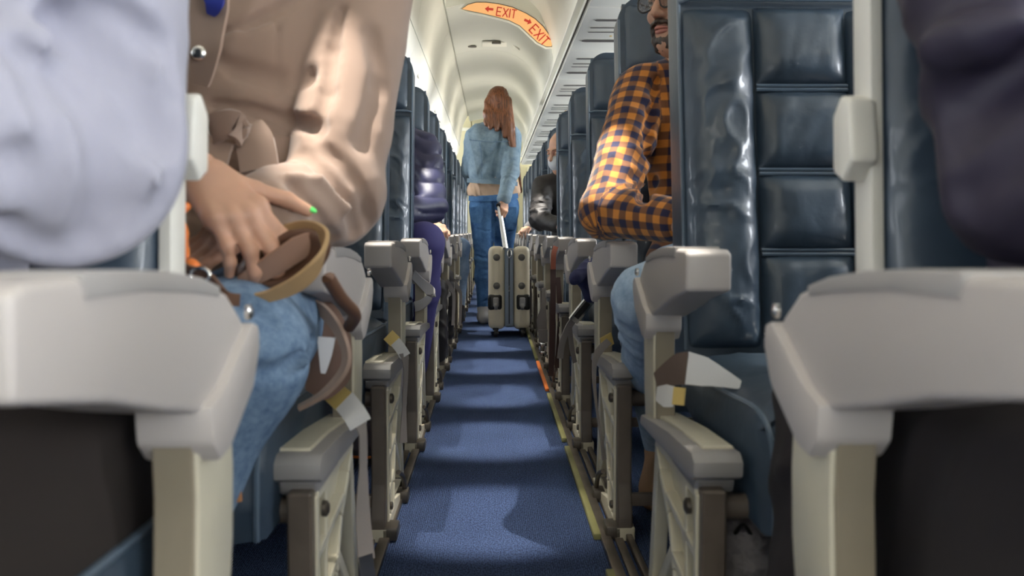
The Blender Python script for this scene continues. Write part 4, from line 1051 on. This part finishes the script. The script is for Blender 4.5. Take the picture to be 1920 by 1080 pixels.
for s in (-1, 1):
    ring = [T(s * .034 + .027 * math.cos(a) * 1.0, .108 - .006 * abs(math.cos(a)), -.002 + .022 * math.sin(a)) for a in [2 * math.pi * k / 20 for k in range(21)]]
    link('rim', tube(ring, .0022, 6), BLACKL, gl, True)
    link('temple', tube([T(s * .061, .103, .004), T(s * .080, .05, .006), T(s * .084, -.01, .002)], .002, 6), BLACKL, gl, True)
    gm = MATS.get('lens') or mat('lens', (.75, .72, .70), .02)
    gm.node_tree.nodes['Principled BSDF'].inputs['Transmission Weight'].default_value = .9; gm.node_tree.nodes['Principled BSDF'].inputs['IOR'].default_value = 1.05
    cc = T(s * .034, .106, -.002)
    part('lens', [el(cc, (.026, .0015, .021), R, .01)], .0022, gm, gl)
link('bridge', tube([T(-.008, .109, .004), T(0, .113, .007), T(.008, .109, .004)], .0022, 6), BLACKL, gl, True)

# 4. navy puffer passenger, left
J = seated(-.50, 3.97)
J.update(sr=(-.288, 3.84, 1.015), sl=(-.66, 3.84, 1.03), neck=(-.48, 3.84, 1.12), head=(-.50, 3.80, 1.26), er=(-.250, 3.68, .770), wr=(-.37, 3.48, .735), kr=(-.258, 3.36, .625), kl=(-.56, 3.36, .56),
         ar=(-.31, 3.52, .10), tr=(-.31, 3.36, .035), hr=(-.40, 3.82, .56))
quilt = lambda p: (-.010 * np.abs(np.sin((p[:, 2] + .25 * p[:, 0] + .01 * np.sin(p[:, 0] * 40)) * math.pi / .062)) ** .6 + .006).astype(np.float32)
dress('person', 'passenger in a quilted navy puffer jacket and violet trousers on the left', J, PUFF, VIOLET, SHOED, DARKH, top_disp=quilt, top_name='puffer_jacket', arm_r=(.060, .052, .036), res=.010, fine=.007, tg=.010, leg_r=(.082, .064, .042),
      trouser_disp=local_folds((-.26, 3.38, .50), .14, .005, 50, (0, .3, 1), 2))

# 5. masked passenger, right
J = seated(.53, 5.54); J = {k: (v[0], v[1], v[2] if k[0] in 'akt' else v[2] - .07) for k, v in J.items()}
J.update(sl=(.305, 5.43, .935), sr=(.66, 5.43, .95), neck=(.47, 5.42, 1.01), head=(.412, 5.32, 1.135), el=(.272, 5.22, .735), wl=(.38, 5.02, .70), chest=(.50, 5.43, .84), waist=(.52, 5.40, .66))
def sandy(T, R, J): return [el(T(0, -.024, .034), (.083, .098, .092), R, .01), el(T(0, .078, -.03), (.075, .05, .09), R, .012, 'sub')]
mp_, J5, T5, R5 = dress('person', 'passenger in black leather jacket and white face mask, head bent, on the right', J, BLACKL, DARKTR, SHOED, SANDY, face=(-.72, -.66, -.22), face_on='eyes', hair_prims=sandy, top_disp=sumf(local_folds((.29, 5.2, .76), .14, .012, 50, (.3, .3, -.9), 31), folds(.003, 24, (.4, 0, 1), 3)),
      res=.010, fine=.005, tg=.012, arm_r=(.058, .050, .034))
part('face_mask', [el(T5(0, .064, -.052), (.050, .050, .050), R5, .01), rc(T5(-.078, .0, -.02), T5(-.045, .05, -.04), .003, .003, .01), rc(T5(.078, .0, -.02), T5(.045, .05, -.04), .003, .003, .01)], .004, mat('mask_white', (.74, .76, .78), .8), mp_)

# 6. woman walking away with the suitcase
WD = 6.42
def W(px, py, D=WD): return tuple(P(px, py, D))
J = dict(head=W(934, 196), neck=W(933, 232), sl=W(889, 256), sr=W(960, 256), chest=W(925, 282), waist=W(925, 335), hl=W(907, 392, 6.42), hr=W(946, 392, 6.42),
         el=W(881, 320, 6.50), wl=W(888, 360, 6.68), er=W(957, 322, 6.28), wr=W(945, 374, 6.08), kl=W(906, 485, 6.44), al=W(906, 579, 6.46), kr=W(945, 480, 6.62), ar=W(940, 570, 6.80))
J['tl'] = (J['al'][0] - .01, J['al'][1] + .15, .035); J['tr'] = (J['ar'][0], J['ar'][1] + .14, .05)
def longhair(T, R, J):
    a = lambda x, y, z: T(x, y, z)
    out = [el(T(0, -.015, .030), (.084, .102, .098), R, .02)]
    # y local is the walking direction, so the hair hangs on -y (towards the camera)
    for x0, x1, z1, r in ((-.060, -.085, -.155, .028), (-.035, -.055, -.175, .034), (0, -.010, -.185, .040), (.035, .045, -.230, .040), (.045, .090, -.300, .034), (.052, .118, -.36, .026), (.055, .140, -.46, .018)):
        out += [rc(a(x0, -.055, .01), a((x0 + x1) / 2 * 1.05, -.080, z1 * .5), .040, r, .02), rc(a((x0 + x1) / 2 * 1.05, -.080, z1 * .5), a(x1, -.105 if x1 < .12 else -.06, z1), r, r * .45, .02)]
    out += [rc(a(.125, -.05, -.30), a(.165, .02, -.62), .022, .008, .02)]
    return out
zj = P(925, 345, WD).z
walker, J6, T6, R6 = dress('person', 'woman with long auburn hair in denim jacket and jeans walking away down the aisle', J, DENIM_JK, DENIM_BL, SHOEW, AUBURN, face=(0, 1, 0), face_on=False, top_name='denim_jacket', trouser_name='jeans',
      hair_prims=longhair, res=.009, fine=.006, hand_res=.004, tg=.022, lg=.006, leg_r=(.100, .056, .038), hip_r=.108, arm_r=(.046, .040, .028), sleeve_end=.97, hair_res=.006, top_creases=[([(940, 250), (932, 290), (928, 330)], .016, .014), ([(938, 262), (915, 300), (895, 330)], .02, .006), ([(955, 262), (948, 300), (942, 335)], .008, .006), ([(960, 300), (955, 320), (945, 345)], .008, .006)], trouser_creases=[([(925, 380), (926, 410), (925, 440), (924, 480)], .020, .022), ([(895, 428), (910, 434), (922, 432)], .006, .005), ([(935, 430), (950, 436), (965, 432)], .006, .005), ([(893, 478), (905, 484), (918, 480)], .006, .005), ([(892, 560), (904, 566), (914, 562)], .006, .005)],
      top_cut=[half((0, 0, zj), (-.12, 0, -1), 'cut', .006)], waist_cut=[half((0, 0, P(925, 366, WD).z), (-.08, 0, 1), 'cut', .006)],
      top_disp=sumf(folds(.006, 26, (.8, 0, .35), 14), local_folds(W(955, 325, 6.2), .12, .006, 60, (0, .2, 1), 15)), trouser_disp=sumf(local_folds(W(955, 420), .14, .005, 70, (.1, 0, 1), 1), local_folds(W(906, 480), .12, .005, 60, (.1, 0, 1), 1), folds(.0015, 40, (0, 0, 1), 4)),
      hand_spec={'r': dict(d=(-.10, -.35, -.9), n=(.5, -.85, 0), side=-1, curl=(1.1, 1.1, 1.1, 1.1), thumb=.6, scale=.92)})
JJ = {k: Vector(v) for k, v in J6.items()}
part('shirt', torso_prims(JJ, .010) + [half((0, 0, P(925, 333, WD).z), (0, 0, 1), 'cut', .004), half((0, 0, P(925, 372, WD).z), (-.10, 0, -1), 'cut', .006)] + [rc(W(898, 358), W(953, 356), .088, .088, .03), half((0, 0, P(925, 372, WD).z), (-.10, 0, -1), 'cut', .006)], .007, CREAMSH, walker, folds(.005, 44, (.9, 0, .5), 3))
YB = min(JJ['hl'].y, JJ['hr'].y) - .118
link('jacket_seam', join(tube([W(880, 262, 6.33), W(925, 266, 6.285), W(966, 264, 6.32)], .0025, 6, smoothn=4), tube([W(899, 266, 6.30), W(903, 300, 6.30), W(902, 335, 6.30)], .002, 6, smoothn=4)), DENIM, walker, True)
link('hem_band', ribbon([W(876, 338, 6.36), W(900, 340, 6.30), W(925, 341, 6.285), W(950, 343, 6.30), W(970, 345, 6.36)], .030, .006, side=(0, 0, 1)), DENIM_JK, walker, True)
link('back_pocket', ribbon([W(893, 388, 6.30), W(894, 404, 6.295), W(893, 418, 6.30)], [.085, .085, .06], .004, side=(1, 0, 0)), DENIM_BL, walker, True)
link('back_pocket', ribbon([W(957, 388, 6.30), W(957, 404, 6.295), W(958, 418, 6.30)], [.085, .085, .06], .004, side=(1, 0, 0)), DENIM_BL, walker, True)
link('waistband', ribbon([W(879, 372, 6.36), W(900, 373, 6.305), W(925, 372, 6.30), W(950, 370, 6.305), W(971, 367, 6.36)], .036, .006, side=(0, 0, 1)), DENIM_BL, walker, True)

# 7. dark jacket passenger, nearest on the right
J = seated(.58, .86)
J.update(sl=(.405, .78, 1.04), el=(.402, .63, .725), wl=(.50, .40, .70), sr=(.75, .78, 1.04), neck=(.58, .78, 1.12), head=(.58, .76, 1.26), kl=(.52, .26, .56), kr=(.68, .26, .56), al=(.52, .24, .12), ar=(.68, .24, .12), tl=(.52, .10, .035), tr=(.68, .10, .035))
dress('person', 'passenger in a dark navy jacket seated nearest on the right, elbow on the armrest', J, NAVYJ, mat('dark_violet_trousers', (.035, .022, .05), .8), SHOED, DARKH,
      top_disp=sumf(local_folds((.42, .6, .80), .2, .014, 24, (-.6, .1, .8), 14), folds(.003, 18, (.6, 0, -.8), 8)), arm_r=(.066, .062, .036), tg=.020, res=.009, fine=.006, top_creases=[([(1900, 90), (1840, 120), (1770, 190), (1720, 260), (1690, 330)], .022, .020), ([(1850, 180), (1760, 260), (1700, 300)], .016, .012), ([(1900, 230), (1830, 330), (1780, 380)], .02, .008), ([(1900, 40), (1840, 70), (1780, 90)], -.022, .012)])
CK2 = thing('seat_shade_cover', 'brown-black cover added as shade over the nearest left seat', 'clothing', (-.55, .55, 0))  # added dark block standing in for the shade on this seat
part('cloth', [rbox((-.572, .53, .33), (.288, .33, .235), .06, k=.03)], .010, mat('brown_black_shade', (.020, .014, .012), .9), CK2, folds(.010, 22, (1, .5, .1), 5))  # the cloth here is only the added block standing in for shade
CK = thing('coat_and_shade', 'black coat beside the nearest right seat, with an added dark block for shade', 'clothing', (.44, .98, 0))
part('cloth', [rbox((.430, 1.00, .30), (.105, .07, .24), .05), rbox((.603, .53, .33), (.272, .33, .235), .06, k=.03)], .009, mat('black_wool_and_shade', (.020, .016, .018), .9), CK, folds(.008, 22, (1, .5, .1), 5))  # side piece is the coat; the block over the seat stands in for shade

# 8. farther passengers of whom only a hand or a knee shows past the seats
J = seated(.62, 7.90); J.update(el=(.40, 7.75, .78), wl=(.298, 7.56, .690))
dress('person', 'passenger far down on the right whose hand rests on the armrest', J, mat('grey_jumper', (.16, .16, .17), .8), DARKTR, SHOED, DARKH, res=.013, fine=.007, hand_spec={'l': dict(d=(-.3, -1, -.1), n=(0, -.2, 1), side=1, curl=(.7, .7, .7, .7))})
J = seated(-.60, 4.76); J.update(er=(-.37, 4.62, .78), wr=(-.292, 4.47, .695))
dress('person', 'passenger in an orange-cuffed dark top on the left behind the puffer jacket', J, mat('dark_top', (.08, .05, .04), .8), DARKTR, SHOED, DARKH, res=.013, fine=.007, hand_spec={'r': dict(d=(.3, -1, -.1), n=(0, -.2, 1), side=-1, curl=(.9, .9, .9, .9))})
J = seated(-.62, 7.12); J.update(kr=(-.235, 6.56, .55), ar=(-.25, 6.55, .10), tr=(-.25, 6.40, .035))
dress('person', 'passenger in pale blue jeans far down on the left, knee past the armrest', J, mat('grey_blue_top', (.20, .24, .30), .8), DENIM_LT, SHOED, DARKH, res=.013, fine=.007)
# ------------------------------------------------------------------ suitcase
CHAMP = mat('champagne_shell', (.90, .79, .59), .36, bump=.12, bscale=260, dist=.0006, var=.05)
BLUEGREY = mat('blue_grey_band', (.26, .31, .38), .5); BLACKP = mat('black_plastic', (.018, .016, .015), .4)
sc = thing('suitcase', 'champagne hard-shell cabin suitcase on four black wheels in the aisle', 'suitcase', (.103, 5.62, 0))
M = Matrix.Translation((.103, 5.62, 0)) @ Matrix.Rotation(math.radians(-5), 4, 'X')
def sput(name, me, m, parent=None, **k):
    me.transform(M @ Matrix.Translation((-.0, 0, 0))); return link(name, me, m, parent or sc, True, smooth=False, **k)
D2 = .17
for sx in (-1, 1):
    shell = box((sx * .079, D2, .315), (.106, D2 * 2, .53), .048, 6)
    sput('shell', shell, CHAMP)
    for zz in (.16, .25, .35, .44):
        pass
    for gz in (0,):
        sput('groove_rib', box((sx * .079, D2, .315), (.030, D2 * 2 + .006, .44), .003), CHAMP)
    for z in (.505, .325):
        sput('side_stud', lathe((sx * .079, -.003, z), (0, -1, 0), [(.022, 0), (.020, .006), (.012, .010), (.001, .012)], 18), mat('stud_grey', (.14, .13, .115), .35) if 'stud_grey' not in MATS else MATS['stud_grey'])
    sput('corner_guard', box((sx * .090, .030, .222), (.090, .080, .10), .024, 4), BLACKP)
    for y in (.03, 2 * D2 - .03):
        w = sput('wheel', lathe((sx * .085 - .012, y, .028), (1, 0, 0), [(.010, 0), (.026, .001), (.028, .006), (.028, .018), (.026, .023), (.010, .024)], 22), BLACKP)
        sput('wheel_hub', lathe((sx * .085 + .013, y, .028), (1, 0, 0), [(.009, 0), (.009, .003), (.004, .004)], 14), PLASTIC_DK, w)
        sput('wheel_fork', box((sx * .085, y, .060), (.040, .034, .035), .008, 2), BLACKP)
    # the side castors set in the guards, facing the camera
    w = sput('side_castor', lathe((sx * .083 - .011, -.014, .195), (1, 0, 0), [(.008, 0), (.020, .001), (.022, .006), (.022, .016), (.020, .021), (.008, .022)], 20), PLASTIC_DK)
    sput('castor_housing', box((sx * .083, -.008, .222), (.036, .030, .060), .010, 3), PLASTIC_DK)
sput('zip_band', box((0, D2, .315), (.056, D2 * 2 + .004, .50), .012, 3), BLUEGREY)
sput('zip', box((0, -.004, .315), (.007, .006, .46), .002), BLACKP)
for dx in (-.022, .022): sput('band_piping', tube([(dx, -.003, .10), (dx, -.003, .53)], .003, 6), BLUEGREY)
sput('zip_puller', tube([(.0, -.010, .50), (.014, -.018, .515), (.012, -.018, .545), (-.004, -.014, .55), (-.010, -.014, .52), (.0, -.010, .50)], .0035, 6, smoothn=3), STEEL)
sput('zip_puller', tube([(.0, -.010, .325), (.004, -.014, .30), (-.004, -.014, .29)], .003, 6, smoothn=3), STEEL)
# telescopic handle reaching the walker's hand
hand = Vector(P(934, 386, 6.0)); base = Vector(P(946, 466, 5.66)); base2 = base + Vector((.02, .22, -.01)); hand2 = hand + Vector((.01, .13, .02))
h = link('handle_rod', tube([base, lerp(base, hand, .5)], .0105, 10), mat('alu', (.80, .79, .77), .3, metal=.7), sc, True)
link('handle_rod', tube([lerp(base, hand, .5), hand], .0085, 10), MATS['alu'], sc, True)
link('handle_rod', tube([base2, hand2], .009, 10), MATS['alu'], sc, True)
link('grip', tube([hand + Vector((0, -.015, 0)), hand2 + Vector((0, .015, 0))], .015, 10), BLACKP, sc, True)

# ------------------------------------------------------------------ seat belts and things lying about
def seatpart(s, k, name, me, m, label=None): return link(name, me, m, SEATS[(s, k)], True, smooth=False, label=label)
def belt(s, k, pts, w, m=BELT, side=(1, 0, 0), th=.003, name='seat_belt'): return seatpart(s, k, name, ribbon([P(*p) for p in pts], w, th, side=side), m)
# left, second row
belt(-1, 1, [(612, 722, 1.36), (628, 738, 1.33), (650, 757, 1.30)], .034, TAG, (.6, .3, .9), name='yellow_label')
belt(-1, 1, [(646, 752, 1.30), (664, 775, 1.28), (676, 796, 1.28)], .034, BELT_LT, (.6, .3, .9))
belt(-1, 1, [(672, 788, 1.285), (680, 815, 1.28), (681, 880, 1.28), (680, 960, 1.28), (687, 1050, 1.28)], [.022, .012, .012, .022, .026], BELT, (1, .6, 0))
belt(-1, 1, [(684, 1040, 1.28), (690, 1085, 1.28)], .022, STEEL, (1, .6, 0), .006, 'buckle')
# left, third row
belt(-1, 2, [(728, 628, 2.12), (742, 642, 2.10)], .030, TAG, (.6, .3, .9), name='yellow_label')
belt(-1, 2, [(741, 641, 2.10), (750, 652, 2.09), (760, 668, 2.09)], .026, BELT_LT, (.6, .3, .9))
belt(-1, 2, [(757, 662, 2.09), (761, 690, 2.09), (758, 760, 2.09), (756, 830, 2.09)], [.024, .012, .010, .02], BELT, (1, .6, 0))
# left, fourth row: a loop of webbing on the cushion
belt(-1, 3, [(778, 575, 2.95), (792, 570, 2.92), (808, 556, 2.90), (806, 545, 2.92), (790, 530, 2.96), (776, 515, 3.0)], .034, mat('mid_webbing', (.36, .34, .34), .6), [(0, 0, 1), (0, .2, 1), (.4, .3, .9), (.4, .3, .9), (0, 0, 1), (0, 0, 1)])
for k, x in ((5, 845), (6, 858)):
    Dk = 1.22 + (k - 1) * .787
    belt(-1, k, [(x - 8, 530 - k, Dk), (x, 540, Dk), (x + 6, 556, Dk), (x + 4, 610, Dk)], [.02, .024, .016, .014], BELT, (.8, .3, .5))
# right, second row: folded webbing with a white paper label
belt(1, 1, [(1230, 712, 1.36), (1252, 702, 1.34), (1275, 692, 1.32), (1294, 688, 1.31)], [.020, .036, .048, .046], mat('brown_webbing', (.12, .085, .07), .6), (-.25, .4, .9))
belt(1, 1, [(1288, 690, 1.29), (1320, 697, 1.29), (1352, 708, 1.29), (1388, 722, 1.29)], [.050, .045, .030, .012], BELT_LT, (0, .4, .9), name='paper_label')
belt(1, 1, [(1262, 742, 1.31), (1284, 744, 1.30)], .026, TAG, (0, .3, .9), name='yellow_label')
belt(1, 1, [(1232, 738, 1.34), (1248, 742, 1.32), (1264, 744, 1.31)], [.02, .034, .03], BELT_LT, (0, .3, .9))
# right, third row
belt(1, 2, [(1128, 645, 2.12), (1148, 634, 2.14)], .030, TAG, (.4, .3, .9), name='yellow_label')
belt(1, 2, [(1142, 640, 2.12), (1122, 660, 2.09), (1114, 690, 2.07), (1117, 750, 2.05), (1127, 820, 2.04), (1133, 862, 2.04)], [.018, .018, .012, .006, .006, .012], BELT, (1, .6, .2))
# right, fourth row: black belt with its steel tongue standing up
belt(1, 3, [(1050, 672, 2.72), (1055, 640, 2.72), (1068, 610, 2.72), (1078, 598, 2.72)], [.020, .020, .024, .028], BELT, (1, .4, .3))
belt(1, 3, [(1074, 602, 2.72), (1090, 582, 2.72), (1106, 562, 2.72)], [.040, .042, .040], STEEL, (.8, .2, .6), .006, 'belt_tongue')
belt(1, 3, [(1079, 595, 2.712), (1102, 567, 2.712)], .024, BLACKP, (.8, .2, .6), .006, 'tongue_slot')
belt(1, 3, [(1068, 612, 2.72), (1072, 650, 2.74), (1078, 680, 2.75)], [.014, .016, .014], BELT, (1, .4, .3))
# right, sixth row: belt hanging into the aisle with buckle and tongue
belt(1, 5, [(1020, 540, 4.4), (1019, 575, 4.36), (1016, 600, 4.35), (1017, 622, 4.35)], [.02, .026, .050, .045], BELT, (1, 0, 0))
belt(1, 5, [(1018, 618, 4.345), (1018, 641, 4.345)], .044, mat('buckle_grey', (.22, .20, .19), .4), (1, 0, 0), .014, 'buckle')
tb = [P(1018, y, 4.34) for y in (642, 664)]
me = join(*[box((tb[0].x + dx, 4.34, (tb[0].z + tb[1].z) / 2 + dz), (sx, .004, sz), .001) for dx, dz, sx, sz in ((-.015, 0, .009, .052), (.015, 0, .009, .052), (0, .018, .039, .018), (0, -.021, .039, .011))])
seatpart(1, 5, 'belt_tongue', me, STEEL)
# bag straps hanging beside the right-hand seats
st = thing('bag_strap', 'dark brown bag strap with rusty top hanging beside the fifth right row', 'strap', P(1036, 700, 3.55))
link('strap', ribbon([P(1037, 500, 3.5), P(1037, 560, 3.5), P(1035, 640, 3.5), (P(1033, 705, 3.5))], .022, .003, side=(1, .3, 0)), mat('strap_brown', (.07, .035, .03), .6), st, True)
link('strap', ribbon([P(1046, 520, 3.6), P(1050, 600, 3.6), P(1044, 690, 3.6)], .020, .003, side=(1, .3, 0)), MATS['strap_brown'], st, True)
link('strap_top', ribbon([P(1042, 462, 3.5), P(1038, 478, 3.49), P(1037, 505, 3.49)], .020, .004, side=(1, .3, 0)), mat('rust', (.32, .09, .05), .6), st, True)
# navy cloth over the armrest
cl = thing('folded_jumper', 'navy cloth hanging between the right armrests in front of the check shirt', 'clothing', P(1095, 530, 2.5))
c = P(1096, 520, 2.55)
part('cloth', [rc(P(1078, 522, 2.52), P(1112, 500, 2.6), .020, .026, .01), rc(P(1100, 515, 2.56), P(1106, 555, 2.56), .030, .020, .02), rc(P(1112, 505, 2.6), P(1120, 560, 2.6), .03, .02, .02)], .004, mat('navy_cloth', (.022, .026, .085), .85), cl, folds(.004, 60, (.6, 0, .8), 5))
# bags pushed under and beside the seats
BLK = mat('black_nylon', (.022, .018, .018), .6, bump=.3, bscale=60, dist=.002); GREYB = mat('grey_nylon', (.13, .11, .12), .7, bump=.2, bscale=200)
def pack(label, c, h, m, extra=None):
    o = thing('backpack', label, 'bag', (c[0], c[1], 0))
    part('body', [rbox(c, h, min(h) * .55)], .006, m, o, folds(.006, 30, (.3, 0, 1), int(c[1] * 7)))
    link('handle_loop', tube([(c[0] - .03, c[1], c[2] + h[2] - .005), (c[0] - .02, c[1], c[2] + h[2] + .03), (c[0] + .02, c[1], c[2] + h[2] + .03), (c[0] + .03, c[1], c[2] + h[2] - .005)], .006, 6, smoothn=4), m, o, True)
    link('zip', tube([(c[0] - h[0] * .7, c[1] - h[1] - .002, c[2] + h[2] * .3), (c[0], c[1] - h[1] - .004, c[2] + h[2] * .55), (c[0] + h[0] * .7, c[1] - h[1] - .002, c[2] + h[2] * .3)], .003, 6, smoothn=4), DARKMETAL, o, True)
    return o
pack('black nylon bag standing beside the fifth seat row on the left', (-.290, 4.32, .24), (.07, .09, .20), BLK)
pack('black nylon bag standing beside the sixth seat row on the left', (-.290, 5.10, .25), (.07, .09, .20), BLK)
gb = pack('grey bag with orange piping under the third seat row on the left', (-.36, 2.62, .15), (.10, .12, .13), GREYB)
link('piping', tube([(-.455, 2.495, .045), (-.36, 2.488, .035), (-.265, 2.495, .045)], .004, 6, smoothn=4), ORANGE, gb, True)
fz = thing('fur_bag', 'small grey fuzzy bag under the second seat row on the right', 'bag', P(1380, 1040, 1.22))
part('body', [el(tuple(P(1392, 1060, 1.22)), (.05, .05, .085), None)], .004, mat('grey_fur', (.24, .22, .23), .95, bump=.8, bscale=160, dist=.006), fz, folds(.006, 120, (.5, 0, 1), 9))
link('cord', tube([P(1378, 1000, 1.19), P(1395, 985, 1.18), P(1412, 1010, 1.19)], .003, 6, smoothn=4), BLACKP, fz, True)
